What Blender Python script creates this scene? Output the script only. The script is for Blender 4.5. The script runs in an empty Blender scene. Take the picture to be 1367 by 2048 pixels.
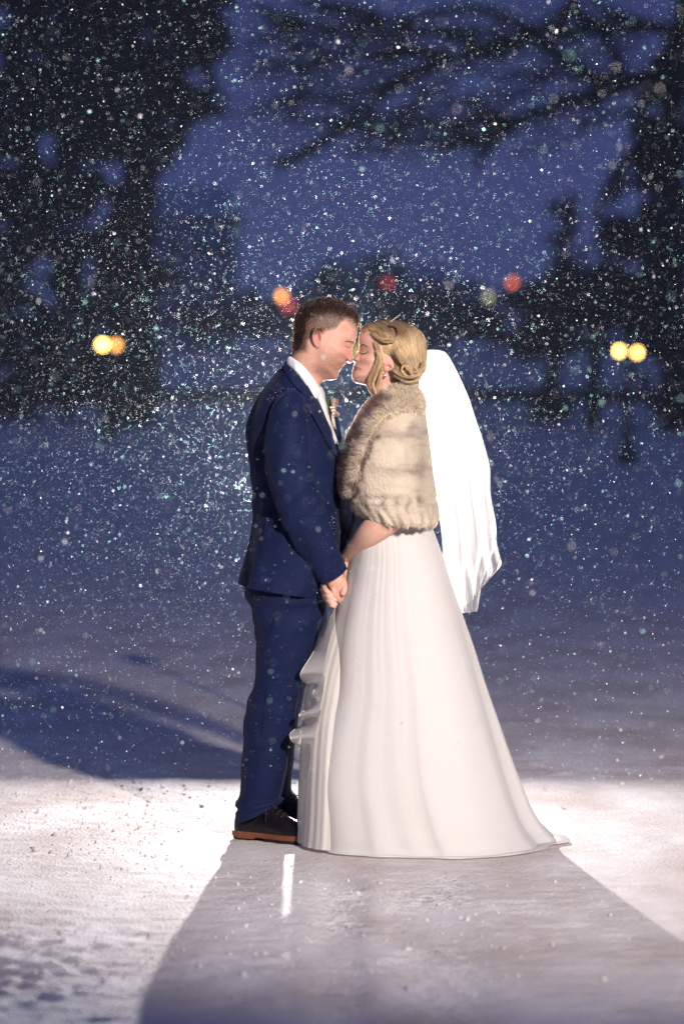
import bpy, math, random
import numpy as np
from mathutils import Vector, geometry
random.seed(7); rng = np.random.default_rng(7)
SC = bpy.context.scene
COL = SC.collection

# ------------------------------------------------------------------ camera
CAM_H, DIST, FPX, HOR = 1.38, 10.0, 6200.0, 834.0
cam = bpy.data.cameras.new('camera'); cam_o = bpy.data.objects.new('camera', cam); COL.objects.link(cam_o)
cam_o.location = (0, -DIST, CAM_H); cam_o.rotation_euler = (math.radians(90), 0, 0)
cam.sensor_fit = 'VERTICAL'; cam.sensor_height = 36; cam.sensor_width = 24
cam.lens = FPX*36/2048; cam.shift_y = -(1024-HOR)/2048; cam.clip_start = .1; cam.clip_end = 3000
cam.dof.use_dof = True; cam.dof.focus_distance = DIST+.02; cam.dof.aperture_fstop = 2.0
SC.camera = cam_o
SC.view_settings.view_transform = 'Standard'; SC.view_settings.look = 'None'
SC.view_settings.exposure = 0; SC.view_settings.gamma = 1
try: SC.view_settings.use_curve_mapping = False
except Exception: pass
SC.cycles.use_denoising = True; SC.cycles.adaptive_threshold = .004
try: SC.cycles.denoising_prefilter = 'NONE'; SC.cycles.denoising_input_passes = 'RGB_ALBEDO_NORMAL'
except Exception: pass
SC.cycles.max_bounces = 6; SC.cycles.diffuse_bounces = 3; SC.cycles.glossy_bounces = 2
SC.cycles.transmission_bounces = 4; SC.cycles.transparent_max_bounces = 12
SC.cycles.sample_clamp_indirect = 4

# ------------------------------------------------------------------ dusk sky
W = bpy.data.worlds.new('World'); SC.world = W; W.use_nodes = True
nt = W.node_tree; bg = nt.nodes['Background']
# snow clouds at dusk: a smooth blue vault, vignette painted in as a dip, unseen zenith raised to light snow
tcw = nt.nodes.new('ShaderNodeTexCoord'); sep = nt.nodes.new('ShaderNodeSeparateXYZ'); rmp = nt.nodes.new('ShaderNodeValToRGB')
nt.links.new(tcw.outputs['Generated'], sep.inputs[0]); nt.links.new(sep.outputs['Z'], rmp.inputs[0])
e_ = rmp.color_ramp.elements; e_[0].position = 0; e_[0].color = (.058, .076, .215, 1); e_[1].position = .2; e_[1].color = (.022, .028, .110, 1)
e2 = rmp.color_ramp.elements.new(.06); e2.color = (.052, .066, .202, 1); e3 = rmp.color_ramp.elements.new(1); e3.color = (.046, .070, .205, 1)
nt.links.new(rmp.outputs['Color'], bg.inputs['Color']); bg.inputs['Strength'].default_value = 1.0

# ------------------------------------------------------------------ the photographer's two flashes
def aim(o, tgt):
    d = Vector(tgt)-o.location; o.rotation_euler = d.to_track_quat('-Z', 'Y').to_euler()
kd = bpy.data.lights.new('key_flash', 'SPOT'); kd.energy = 4800; kd.color = (1, .89, .83)
kd.spot_size = math.radians(55); kd.spot_blend = 1.0; kd.shadow_soft_size = .12
ko = bpy.data.objects.new('key_flash', kd); COL.objects.link(ko)
ko.location = (2.5, -7.6, 3.5); aim(ko, (.45, .1, 1.9))
BX, BY, BZ = -.11, 3.2, 1.0
fd = bpy.data.lights.new('back_flash', 'AREA'); fd.energy = 980; fd.color = (1, .94, .91); fd.shape = 'DISK'; fd.size = .03; fd.spread = math.radians(180)
fo = bpy.data.objects.new('back_flash', fd); COL.objects.link(fo)
fo.location = (BX, BY, BZ); aim(fo, (BX, 0, BZ+4.2))

# ================================================================== helpers
def P(px, py, Y=0.0):
    d = DIST+Y
    return np.array([(px-683.5)*d/FPX, Y, CAM_H-(py-HOR)*d/FPX])
def uv(co):      # world -> photograph pixels (for colouring by place on the figure)
    d = DIST+co[:, 1]
    return co[:, 0]*FPX/d+683.5, HOR+(CAM_H-co[:, 2])*FPX/d

def mesh_of(name, V, F, smooth=True):
    me = bpy.data.meshes.new(name)
    V = np.asarray(V, dtype=np.float32).reshape(-1, 3)
    if isinstance(F, np.ndarray):
        n, k = F.shape
        me.vertices.add(len(V)); me.vertices.foreach_set('co', V.ravel())
        me.loops.add(n*k); me.loops.foreach_set('vertex_index', F.astype(np.int32).ravel())
        me.polygons.add(n); me.polygons.foreach_set('loop_start', np.arange(0, n*k, k, dtype=np.int32))
        try: me.polygons.foreach_set('loop_total', np.full(n, k, dtype=np.int32))
        except Exception: pass
        me.update(calc_edges=True); me.validate()
    else:
        me.from_pydata([tuple(map(float, v)) for v in V], [], [tuple(int(i) for i in f) for f in F]); me.update()
    if smooth: me.polygons.foreach_set('use_smooth', np.ones(len(me.polygons), dtype=bool))
    return me
def link(name, me, mat=None, parent=None):
    if mat is not None and not me.materials: me.materials.append(mat)
    o = bpy.data.objects.new(name, me); COL.objects.link(o)
    if parent is not None: o.parent = parent; o.matrix_parent_inverse = parent.matrix_world.inverted()
    return o
def obj(name, V, F, mat=None, parent=None, smooth=True):
    return link(name, mesh_of(name, V, F, smooth), mat, parent)
def tag(o, label=None, cat=None, group=None, kind=None):
    for k, v in (('label', label), ('category', cat), ('group', group), ('kind', kind)):
        if v: o[k] = v
    return o
def empty(name, loc, label, cat, group=None):
    o = bpy.data.objects.new(name, None); COL.objects.link(o); o.location = [float(c) for c in loc]
    o.empty_display_size = .2; bpy.context.view_layer.update()
    return tag(o, label, cat, group)
class MB:
    def __init__(s): s.V = []; s.F = []; s.n = 0
    def add(s, V, F):
        V = np.asarray(V, dtype=float).reshape(-1, 3)
        s.V.append(V); s.F += [tuple(int(i)+s.n for i in f) for f in F]; s.n += len(V); return s
    def get(s): return np.concatenate(s.V), s.F
    def build(s, name, mat, parent=None, smooth=True):
        V, F = s.get(); return obj(name, V, F, mat, parent, smooth)
def crom(A, n):
    """Catmull-Rom resample of rows A (k x m) to n rows"""
    A = np.asarray(A, dtype=float); k = len(A); t = np.linspace(0, k-1, n)
    i = np.clip(t.astype(int), 0, k-2); f = (t-i)[:, None]
    p1 = A[i]; p2 = A[i+1]; p0 = A[np.clip(i-1, 0, k-1)]; p3 = A[np.clip(i+2, 0, k-1)]
    return .5*((2*p1)+(-p0+p2)*f+(2*p0-5*p1+4*p2-p3)*f**2+(-p0+3*p1-3*p2+p3)*f**3)
def closed_spline(pts, per=6):
    A = np.asarray(pts, float); k = len(A); out = []
    for i in range(k):
        p0, p1, p2, p3 = A[i-1], A[i], A[(i+1) % k], A[(i+2) % k]
        for j in range(per):
            f = j/per
            out.append(.5*((2*p1)+(-p0+p2)*f+(2*p0-5*p1+4*p2-p3)*f*f+(-p0+3*p1-3*p2+p3)*f**3))
    return np.array(out)
def grid_faces(n, m, closed=True):
    F = []
    mm = m if closed else m-1
    for i in range(n-1):
        for j in range(mm):
            a = i*m+j; b = i*m+(j+1) % m
            F.append((a, b, b+m, a+m))
    return F
def loft(rows, n=60, m=64, e=2.0, disp=None, cap=(True, True)):
    """rows: (xl,yl,xr,yr,half depth,centre Y) in photo pixels + metres -> V, F"""
    R = crom(rows, n); th = np.linspace(0, 2*np.pi, m, endpoint=False)
    V = np.zeros((n, m, 3))
    c, s = np.cos(th), np.sin(th)
    ce = np.sign(c)*np.abs(c)**(2/e); se = np.sign(s)*np.abs(s)**(2/e)
    for i, r in enumerate(R):
        L = P(r[0], r[1], r[5]); Rr = P(r[2], r[3], r[5]); mid = (L+Rr)/2; hx = (Rr-L)/2
        k = np.ones(m)
        if disp is not None: k = 1+disp(i/(n-1), th, r)
        V[i] = mid+np.outer(ce*k, hx)
        V[i, :, 1] += se*k*r[4]
    V = V.reshape(-1, 3); F = grid_faces(n, m)
    if cap[0]: F.append(tuple(range(m))[::-1])
    if cap[1]: F.append(tuple((n-1)*m+j for j in range(m)))
    return V, F
def tube(path, rad, m=10, n=None, flat=None, caps=True):
    path = np.asarray(path, float); rad = np.asarray(rad, float)
    A = np.column_stack([path, rad])
    if n: A = crom(A, n)
    p = A[:, :3]; r = np.maximum(A[:, 3], 1e-5); k = len(p)
    T = np.gradient(p, axis=0); T /= np.linalg.norm(T, axis=1)[:, None]+1e-9
    up = np.array([0, 1., 0]) if abs(T[0][1]) < .9 else np.array([1., 0, 0])
    V = []; th = np.linspace(0, 2*np.pi, m, endpoint=False)
    N = np.cross(T[0], up); N /= np.linalg.norm(N)
    for i in range(k):
        N = N-T[i]*np.dot(N, T[i]); N /= np.linalg.norm(N)+1e-9
        B = np.cross(T[i], N)
        fl = 1 if flat is None else flat
        V.append(p[i]+r[i]*(np.outer(np.cos(th), N)+fl*np.outer(np.sin(th), B)))
    V = np.concatenate(V); F = grid_faces(k, m)
    if caps:
        a = len(V); V = np.vstack([V, p[0]-T[0]*r[0]*.6, p[-1]+T[-1]*r[-1]*.6])
        for j in range(m):
            F.append((a, (j+1) % m, j)); F.append((a+1, (k-1)*m+j, (k-1)*m+(j+1) % m))
    return V, F
def box(c, s, rz=0.0):
    c = np.array(c, float); s = np.array(s, float)/2
    V = np.array([(x, y, z) for x in (-1, 1) for y in (-1, 1) for z in (-1, 1)], float)*s
    if rz:
        a, b = math.cos(rz), math.sin(rz); V = np.column_stack([V[:, 0]*a-V[:, 1]*b, V[:, 0]*b+V[:, 1]*a, V[:, 2]])
    F = [(0, 1, 3, 2), (4, 6, 7, 5), (0, 4, 5, 1), (2, 3, 7, 6), (0, 2, 6, 4), (1, 5, 7, 3)]
    return V+c, F
def ball(c, r, n=10, m=14):
    V = []; F = []
    for i in range(n+1):
        a = math.pi*i/n
        for j in range(m):
            b = 2*math.pi*j/m; V.append((math.sin(a)*math.cos(b), math.sin(a)*math.sin(b), math.cos(a)))
    r = np.array(r if hasattr(r, '__len__') else (r, r, r), float)
    return np.array(V)*r+np.array(c, float), grid_faces(n+1, m)
def inside_poly(poly, Q):
    x, y = Q[:, 0], Q[:, 1]; ins = np.zeros(len(Q), bool); j = len(poly)-1
    for i in range(len(poly)):
        xi, yi = poly[i]; xj, yj = poly[j]
        c = ((yi > y) != (yj > y)) & (x < (xj-xi)*(y-yi)/(yj-yi+1e-12)+xi); ins ^= c; j = i
    return ins
def dist_poly(poly, Q):
    d = np.full(len(Q), 1e9)
    for i in range(len(poly)):
        a = poly[i-1]; b = poly[i]; ab = b-a; L = (ab**2).sum()+1e-12
        t = np.clip(((Q-a)@ab)/L, 0, 1); pr = a+t[:, None]*ab
        d = np.minimum(d, np.hypot(*(Q-pr).T))
    return d
def tri_poly(outline, step):
    """fill a px outline with a dense triangulation -> points, tris, distance to the outline"""
    lo, hi = outline.min(0), outline.max(0)
    gx, gy = np.meshgrid(np.arange(lo[0], hi[0], step), np.arange(lo[1], hi[1], step))
    gx = gx+(np.arange(gx.shape[0]) % 2)[:, None]*step/2
    Q = np.column_stack([gx.ravel(), gy.ravel()])
    Q = Q[inside_poly(outline, Q)]; d = dist_poly(outline, Q); Q = Q[d > step*.45]
    pts = [Vector(p) for p in outline]+[Vector(p) for p in Q]; k = len(outline)
    ed = [(i, (i+1) % k) for i in range(k)]
    r = geometry.delaunay_2d_cdt(pts, ed, [], 1, 1e-6)
    V = np.array([tuple(v) for v in r[0]])
    d = dist_poly(outline, V)
    return V, [tuple(f) for f in r[2]], d
def inflate(outline, Y, wfun, step=1.6):
    """closed solid whose middle section is the outline, wfun(x,y,d_m)->half width"""
    V2, T, d = tri_poly(outline, step)
    dm = d*(DIST+Y)/FPX; dm[d < 1e-3] = 0
    w = wfun(V2[:, 0], V2[:, 1], dm); w[dm == 0] = 0
    n = len(V2); near = np.array([P(x, y, Y) for x, y in V2]); far = near.copy()
    near[:, 1] -= w; far[:, 1] += w
    idx = np.arange(n); edge = dm == 0; fidx = np.where(edge, idx, idx+n)
    F = []
    for a, b, c in T:
        F.append((a, c, b)); F.append((fidx[a], fidx[b], fidx[c]))
    V = np.vstack([near, far])
    return V, F
def patch(outline, yfun, off=.004, thick=.004, puff=0.0, puffr=8.0, step=3.0, sign=-1, Y0=0.0):
    """sheet of cloth laid over a surface: yfun(px,py)->world Y of the surface"""
    V2, T, d = tri_poly(outline, step)
    y = yfun(V2[:, 0], V2[:, 1])
    pf = puff*np.sqrt(1-(1-np.clip(d/puffr, 0, 1))**2)
    ya = y+sign*(off+pf+thick); yb = y+sign*(off*.2)
    top = np.array([P(a, b, c) for (a, b), c in zip(V2, ya)]); bot = np.array([P(a, b, c) for (a, b), c in zip(V2, yb)])
    n = len(V2); F = []
    for a, b, c in T:
        if sign < 0: F.append((a, c, b)); F.append((a+n, b+n, c+n))
        else: F.append((a, b, c)); F.append((a+n, c+n, b+n))
    k = len(outline)
    for i in range(k):
        j = (i+1) % k; F.append((i, j, j+n, i+n) if sign < 0 else (j, i, i+n, j+n))
    return np.vstack([top, bot]), F
def surf_y(rows, side=-1, e=2.0, scale=1.0):
    """Y of a loft's near (side -1) or far surface at photo pixel px,py"""
    R = crom(rows, 240)
    def f(px, py):
        px = np.atleast_1d(np.asarray(px, float)); py = np.atleast_1d(np.asarray(py, float))
        out = np.zeros(len(px))
        for i, (x, y) in enumerate(zip(px, py)):
            t = np.clip((x-R[:, 0])/(R[:, 2]-R[:, 0]), 0, 1); yy = R[:, 1]+(R[:, 3]-R[:, 1])*t
            k = int(np.argmin(np.abs(yy-y))); r = R[k]
            c = np.clip((x-(r[0]+r[2])/2)/((r[2]-r[0])/2), -1, 1)
            out[i] = r[5]+side*scale*r[4]*max(0, 1-abs(c)**e)**(1/e)
        return out
    return f
def hash_noise(x, y, seed=0):
    xi = np.floor(x).astype(np.int64); yi = np.floor(y).astype(np.int64); fx = x-xi; fy = y-yi
    def h(a, b):
        n = (a*374761393+b*668265263+seed*1442695041) & 0x7fffffff
        n = ((n ^ (n >> 13))*1274126177) & 0x7fffffff
        return ((n ^ (n >> 16)) & 0xffff)/65535.
    sx = fx*fx*(3-2*fx); sy = fy*fy*(3-2*fy)
    return (h(xi, yi)*(1-sx)+h(xi+1, yi)*sx)*(1-sy)+(h(xi, yi+1)*(1-sx)+h(xi+1, yi+1)*sx)*sy
def fbm(x, y, o=4, seed=0):
    r = 0; a = .5
    for k in range(o): r = r+a*hash_noise(x*2**k+k*17.3, y*2**k-k*9.1, seed+k); a *= .5
    return r
def G(x, y, cx, cy, sx, sy=None, ang=0):
    sy = sy or sx; a = math.radians(ang); dx = x-cx; dy = y-cy
    u = dx*math.cos(a)+dy*math.sin(a); v = -dx*math.sin(a)+dy*math.cos(a)
    return np.exp(-(u/sx)**2-(v/sy)**2)
def set_col(me, C):
    at = me.color_attributes.new('Col', 'FLOAT_COLOR', 'POINT')
    C = np.asarray(C, np.float32); at.data.foreach_set('color', np.column_stack([C, np.ones(len(C))]).astype(np.float32).ravel())
def remesh(V, F, vox, name, smooth_it=0):
    me = mesh_of(name, V, F); o = bpy.data.objects.new('tmp', me); COL.objects.link(o)
    m = o.modifiers.new('r', 'REMESH'); m.mode = 'VOXEL'; m.voxel_size = vox; m.adaptivity = 0
    if smooth_it:
        s = o.modifiers.new('s', 'SMOOTH'); s.iterations = smooth_it; s.factor = .5
    dg = bpy.context.evaluated_depsgraph_get(); out = bpy.data.meshes.new_from_object(o.evaluated_get(dg))
    bpy.data.objects.remove(o); bpy.data.meshes.remove(me); out.name = name
    out.polygons.foreach_set('use_smooth', np.ones(len(out.polygons), dtype=bool)); return out
def coords(me):
    a = np.zeros(len(me.vertices)*3, np.float32); me.vertices.foreach_get('co', a); return a.reshape(-1, 3).astype(float)
def normals(me):
    a = np.zeros(len(me.vertices)*3, np.float32); me.vertices.foreach_get('normal', a); return a.reshape(-1, 3).astype(float)

# ================================================================== materials
def mat(name, col=(.5, .5, .5), rough=.6, trans=0, noise=None, bump=None, attr=False, emis=None, sss=0, spec=.3, sheen=0, transcol=None, metal=0, transp=0):
    m = bpy.data.materials.new(name); m.use_nodes = True; nt = m.node_tree; nt.nodes.clear(); N = nt.nodes.new; L = nt.links.new
    out = N('ShaderNodeOutputMaterial'); b = N('ShaderNodeBsdfPrincipled')
    b.inputs['Base Color'].default_value = (*col, 1); b.inputs['Roughness'].default_value = rough
    b.inputs['Specular IOR Level'].default_value = spec; b.inputs['Metallic'].default_value = metal
    if sheen: b.inputs['Sheen Weight'].default_value = sheen; b.inputs['Sheen Roughness'].default_value = .4
    if sss:
        b.inputs['Subsurface Weight'].default_value = sss; b.inputs['Subsurface Radius'].default_value = (.012, .006, .005)
        b.inputs['Subsurface Scale'].default_value = .8
    if emis:
        b.inputs['Emission Color'].default_value = (*emis[0], 1); b.inputs['Emission Strength'].default_value = emis[1]
    csock = None
    if attr:
        a = N('ShaderNodeVertexColor'); a.layer_name = 'Col'; csock = a.outputs['Color']
    tc = N('ShaderNodeTexCoord')
    if noise:
        sc, amt, c2 = noise[:3]
        mp = N('ShaderNodeMapping'); mp.inputs['Scale'].default_value = noise[3] if len(noise) > 3 else (1, 1, 1)
        n = N('ShaderNodeTexNoise'); n.inputs['Scale'].default_value = sc; n.inputs['Detail'].default_value = 6
        L(tc.outputs['Object'], mp.inputs['Vector']); L(mp.outputs[0], n.inputs['Vector'])
        r = N('ShaderNodeMapRange'); r.inputs['From Min'].default_value = .4; r.inputs['From Max'].default_value = .65
        r.inputs['To Max'].default_value = amt; L(n.outputs['Fac'], r.inputs['Value'])
        mx = N('ShaderNodeMix'); mx.data_type = 'RGBA'; L(r.outputs[0], mx.inputs['Factor'])
        mx.inputs['A'].default_value = (*col, 1)
        if csock: L(csock, mx.inputs['A'])
        mx.inputs['B'].default_value = (*c2, 1); csock = mx.outputs['Result']
    if csock: L(csock, b.inputs['Base Color'])
    if bump:
        mp2 = N('ShaderNodeMapping'); mp2.inputs['Scale'].default_value = bump[2] if len(bump) > 2 else (1, 1, 1)
        n2 = N('ShaderNodeTexNoise'); n2.inputs['Scale'].default_value = bump[0]; n2.inputs['Detail'].default_value = 5
        L(tc.outputs['Object'], mp2.inputs['Vector']); L(mp2.outputs[0], n2.inputs['Vector'])
        bp = N('ShaderNodeBump'); bp.inputs['Strength'].default_value = bump[1]; bp.inputs['Distance'].default_value = .01
        L(n2.outputs['Fac'], bp.inputs['Height']); L(bp.outputs[0], b.inputs['Normal'])
    last = b.outputs[0]
    if trans:
        t = N('ShaderNodeBsdfTranslucent'); t.inputs['Color'].default_value = (*(transcol or col), 1)
        if csock and not transcol: L(csock, t.inputs['Color'])
        if bump: L(bp.outputs[0], t.inputs['Normal'])
        mxs = N('ShaderNodeMixShader'); mxs.inputs[0].default_value = trans
        L(last, mxs.inputs[1]); L(t.outputs[0], mxs.inputs[2]); last = mxs.outputs[0]
    if transp:
        t = N('ShaderNodeBsdfTransparent'); mxs = N('ShaderNodeMixShader'); mxs.inputs[0].default_value = transp
        L(last, mxs.inputs[1]); L(t.outputs[0], mxs.inputs[2]); last = mxs.outputs[0]
    L(last, out.inputs['Surface']); return m
M = {}
M['snow'] = mat('snow', (.82, .78, .76), .75, noise=(2.6, .8, (.56, .48, .44), (1, .5, 1)), bump=(85, .6), spec=.15)
M['far_snow'] = mat('far_snow', (.72, .74, .80), .9, noise=(.03, .5, (.5, .52, .6)), spec=.05)
M['bark'] = mat('bark', (.030, .026, .034), .95, bump=(6, .4), spec=.05)
M['needles'] = mat('needles', (.018, .020, .045), .95, noise=(.4, .5, (.035, .04, .075)), spec=.03)
M['suit'] = mat('suit', (.0060, .0108, .043), .75, noise=(9, .35, (.0085, .0155, .059)), bump=(420, .07), sheen=.05, spec=.12)
M['suit_dark'] = mat('suit_dark', (.005, .010, .046), .7, bump=(420, .07), sheen=.05, spec=.2)
M['seam'] = mat('seam', (.006, .010, .035), .8, spec=.1)
M['shirt'] = mat('shirt', (.80, .80, .82), .6, trans=.12, bump=(300, .1))
M['tie'] = mat('tie', (.50, .52, .58), .35, noise=(60, .5, (.36, .38, .45)), spec=.5)
M['skin_m'] = mat('skin_m', (.6, .35, .27), .52, attr=True, sss=.7, bump=(240, .10), spec=.35)
M['skin_f'] = mat('skin_f', (.68, .42, .33), .5, attr=True, sss=.7, bump=(260, .05), spec=.35)
M['hair_m'] = mat('hair_m', (.06, .03, .02), .55, attr=True, trans=.25, transcol=(.40, .27, .18), spec=.4)
M['hair_f'] = mat('hair_f', (.4, .28, .14), .42, attr=True, trans=.32, transcol=(.85, .68, .42), spec=.5)
M['fur'] = mat('fur', (.5, .45, .4), .75, attr=True, trans=.30, transcol=(.80, .72, .64), spec=.2)
M['fur_base'] = mat('fur_base', (.5, .45, .4), .95, attr=True, spec=.1, bump=(120, .6))
M['dress'] = mat('dress', (.72, .71, .69), .75, trans=.26, transcol=(.85, .82, .75), bump=(120, .06, (1, 1, .08)), spec=.2)
M['tulle'] = mat('tulle', (.80, .77, .73), .8, trans=.35, transp=.06, spec=.1)
M['veil'] = mat('veil', (.90, .89, .87), .85, trans=.75, transcol=(.94, .93, .90), spec=.1, transp=.30)
M['leather'] = mat('leather', (.007, .005, .007), .36, noise=(30, .4, (.014, .009, .011)), bump=(60, .15), spec=.3)
M['sole'] = mat('sole', (.20, .065, .028), .55, noise=(20, .6, (.09, .03, .02)), bump=(60, .3))
M['lace'] = mat('lace', (.02, .014, .016), .7)
M['rubber'] = mat('rubber', (.012, .011, .012), .8)
M['lips'] = mat('lips', (.48, .07, .10), .4, spec=.5)
M['lash'] = mat('lash', (.02, .010, .010), .6)
M['brow'] = mat('brow', (.16, .075, .045), .7)
M['nail'] = mat('nail', (.72, .50, .46), .3, spec=.5)
M['fuzz'] = mat('fuzz', (.8, .6, .5), .6, attr=True, trans=.8, transcol=(.95, .85, .78))
M['gem'] = mat('gem', (.85, .85, .9), .12, metal=.9, spec=.9)
M['gold'] = mat('gold', (.75, .6, .4), .25, metal=1)
M['green'] = mat('green', (.10, .17, .04), .6, trans=.3)
M['berry'] = mat('berry', (.75, .62, .52), .5)
M['cone'] = mat('cone', (.16, .09, .07), .8, noise=(90, .8, (.5, .42, .4)))
M['twine'] = mat('twine', (.55, .48, .38), .8)
M['flake'] = mat('flake', (.9, .9, .92), .8, trans=.5, attr=True, spec=.1)
M['metal'] = mat('metal', (.03, .03, .035), .5, metal=.6)
M['plastic'] = mat('plastic', (.02, .02, .022), .6)
M['lamp_y'] = mat('lamp_y', (1, .8, .3), .5, emis=((1, .70, .17), 16))
M['lamp_y2'] = mat('lamp_y2', (1, .8, .3), .5, emis=((1, .50, .10), 18))
M['lamp_y3'] = mat('lamp_y3', (1, .8, .3), .5, emis=((1, .62, .10), 1.6))
M['lamp_o'] = mat('lamp_o', (1, .6, .2), .5, emis=((1, .42, .08), 6))
M['lamp_o2'] = mat('lamp_o2', (1, .6, .2), .5, emis=((1, .17, .06), 3.2))
M['lamp_r'] = mat('lamp_r', (1, .1, .1), .5, emis=((.9, .09, .10), .9))
M['lamp_g'] = mat('lamp_g', (.6, .8, .4), .5, emis=((.50, .50, .27), 4.0))
M['lamp_d'] = mat('lamp_d', (.5, .4, .3), .5, emis=((.30, .18, .12), 1.2))
M['wall_far'] = mat('wall_far', (.36, .40, .48), .9, noise=(.5, .4, (.28, .32, .4)))
M['wall_dark'] = mat('wall_dark', (.08, .09, .12), .9)
M['stone'] = mat('stone', (.05, .05, .06), .95, noise=(2, .5, (.03, .03, .035)))
M['glassd'] = mat('glassd', (.02, .02, .03), .15, spec=.6)
M['roof_snow'] = mat('roof_snow', (.5, .55, .65), .9)

for k_, m__ in M.items():
    if k_.startswith('lamp_'): m__.cycles.emission_sampling = 'NONE'
# ================================================================== ground
def terrain(X, Y):
    d = Y+DIST
    z = np.interp(d, [0, 60, 95, 140, 180, 230, 300, 420, 2500], [0, 0, .02, 1.02, 2.05, 4.6, 8.0, 8.6, 10])
    z = z+np.where(d > 100, (fbm(X*.03+5, Y*.03, 3, 5)-.45)*.7*np.clip((d-100)/60, 0, 1), 0)
    return z
def snow_h(X, Y):
    r = np.abs(X)
    near = np.exp(-((Y+1)/9.)**2)
    z = (fbm(X*1.3, Y*.8, 3, 2)-.45)*.014
    z = z+(fbm(X*14, Y*22, 3, 9)-.45)*.011+(fbm(X*34, Y*55, 2, 19)-.45)*.0065
    rough = np.clip(fbm(X*1.1+30, Y*.9, 2, 4)*2.2-.7, 0, 1)      # churned patches
    rough = np.maximum(rough, np.exp(-((X+1.0)/.55)**2-((Y+2.2)/1.0)**2))
    chz = np.exp(-((X+1.0)/.6)**2-((Y+2.3)/.8)**2)
    z = z+rough*np.maximum(fbm(X*16, Y*20, 3, 21)-.42, 0)*(.036+.05*chz)
    pr = np.clip(np.sin(Y*46+np.sin(X*3)*1.6), -.2, 1)               # plough ripples across the road
    z = z+pr*.0016*np.clip(fbm(X*2, Y*1.5, 2, 33)*2-.5, 0, 1)
    for tx, w in ((.26, .13), (.02, .07)):                               # tyre tracks running to the camera
        c = tx+.03*np.sin(Y*.7)
        m_ = np.exp(-((X-c)/w)**4)*np.clip((-Y-.35)/.5, 0, 1)
        z = z*(1-.6*m_)-m_*.012+m_*.010*np.sign(np.sin(Y*2*np.pi/.055+np.abs(X-c)*30))*np.clip(fbm(X*4, Y*3, 2, 44)*2-.45, 0, 1)
    z = z-.004
    # flat where the couple stand
    st = np.exp(-(((X-.1)/.62)**4+((Y-.05)/.5)**4))
    return z*(1-.85*st)
xs = np.concatenate([-np.geomspace(3.2, 400, 26)[::-1][:-1], np.linspace(-3.2, 3.2, 330), np.geomspace(3.2, 400, 26)[1:]])
ys = np.concatenate([[-40, -20, -12, -9, -7], np.linspace(-5, 4, 470), np.linspace(4, 12, 120)[1:], np.geomspace(12, 700, 90)[1:]])
XX, YY = np.meshgrid(xs, ys)
ZZ = terrain(XX, YY)+snow_h(XX, YY)*np.clip(1.4-np.abs(YY)/40, 0, 1)*np.clip((24-np.abs(XX))/8, 0, 1)
# ploughed bank on the right of the road
bank = np.exp(-((XX-3.6-.04*YY)/.75)**2)*np.clip((YY-2)/6, 0, 1)*np.clip((70-YY)/30, 0, 1)
ZZ = ZZ+bank*(.22+.22*fbm(XX*1.5, YY*.8, 3, 60))
nv, mv = XX.shape
ii, jj = np.meshgrid(np.arange(nv-1), np.arange(mv-1), indexing='ij'); a = (ii*mv+jj).ravel()
Fg = np.column_stack([a, a+1, a+mv+1, a+mv])
ground = obj('ground', np.column_stack([XX.ravel(), YY.ravel(), ZZ.ravel()]), Fg, M['snow'])
tag(ground, 'snow covered ground with packed road and churned tracks', kind='structure')
# loose snow crumbs
def blobs(pts, rads, seed=0, squash=.8):
    r = np.random.default_rng(seed); n = len(pts)
    b = np.array([(1, 0, 0), (-1, 0, 0), (0, 1, 0), (0, -1, 0), (0, 0, 1), (0, 0, -1)], float)
    F0 = np.array([(0, 2, 4), (2, 1, 4), (1, 3, 4), (3, 0, 4), (2, 0, 5), (1, 2, 5), (3, 1, 5), (0, 3, 5)])
    a = r.uniform(0, 6.28, n); ca, sa = np.cos(a), np.sin(a)
    sc = rads[:, None, None]*r.uniform(.65, 1.25, (n, 6, 1))
    V = b[None]*sc; V[:, :, 2] *= squash
    X = V[:, :, 0]*ca[:, None]-V[:, :, 2]*sa[:, None]; Z = V[:, :, 0]*sa[:, None]+V[:, :, 2]*ca[:, None]
    V = np.stack([X, V[:, :, 1], Z], -1)+pts[:, None]
    F = (F0[None]+(np.arange(n)*6)[:, None, None]).reshape(-1, 3)
    return V.reshape(-1, 3), F
n = 9000
cx = rng.normal(-1.0, 1.1, n); cy = rng.uniform(-3.4, 3, n)
keep = (fbm(cx*1.1+30, cy*.9, 2, 4) > .44) | (rng.random(n) < .25); cx, cy = cx[keep], cy[keep]
keep = ~((cx > -.5) & (cx < .75) & (cy > -.45) & (cy < .5)); cx, cy = cx[keep], cy[keep]
rr = np.exp(rng.normal(math.log(.0034), .6, len(cx))); rr = np.minimum(rr, .018)
cz = snow_h(cx, cy)+rr*.12
V, F = blobs(np.column_stack([cx, cy, cz]), rr, 3, .55)
crumb = obj('snow_crumbs', V, F, M['snow']); tag(crumb, 'loose crumbs of churned snow scattered over the packed road', 'snow', kind='stuff')

# ================================================================== snowy air
hz = mat('haze', (1, 1, 1)); nt_ = hz.node_tree; nt_.nodes.clear(); vo = nt_.nodes.new('ShaderNodeOutputMaterial'); pv = nt_.nodes.new('ShaderNodeVolumePrincipled')
pv.inputs['Color'].default_value = (.72, .84, .97, 1); pv.inputs['Density'].default_value = .0006; pv.inputs['Anisotropy'].default_value = .35
nt_.links.new(pv.outputs[0], vo.inputs['Volume'])
tag(obj('haze', *box((0, 330, 19), (840, 760, 42)), hz, smooth=False), 'pale snowy air filling the park', kind='stuff')

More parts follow.
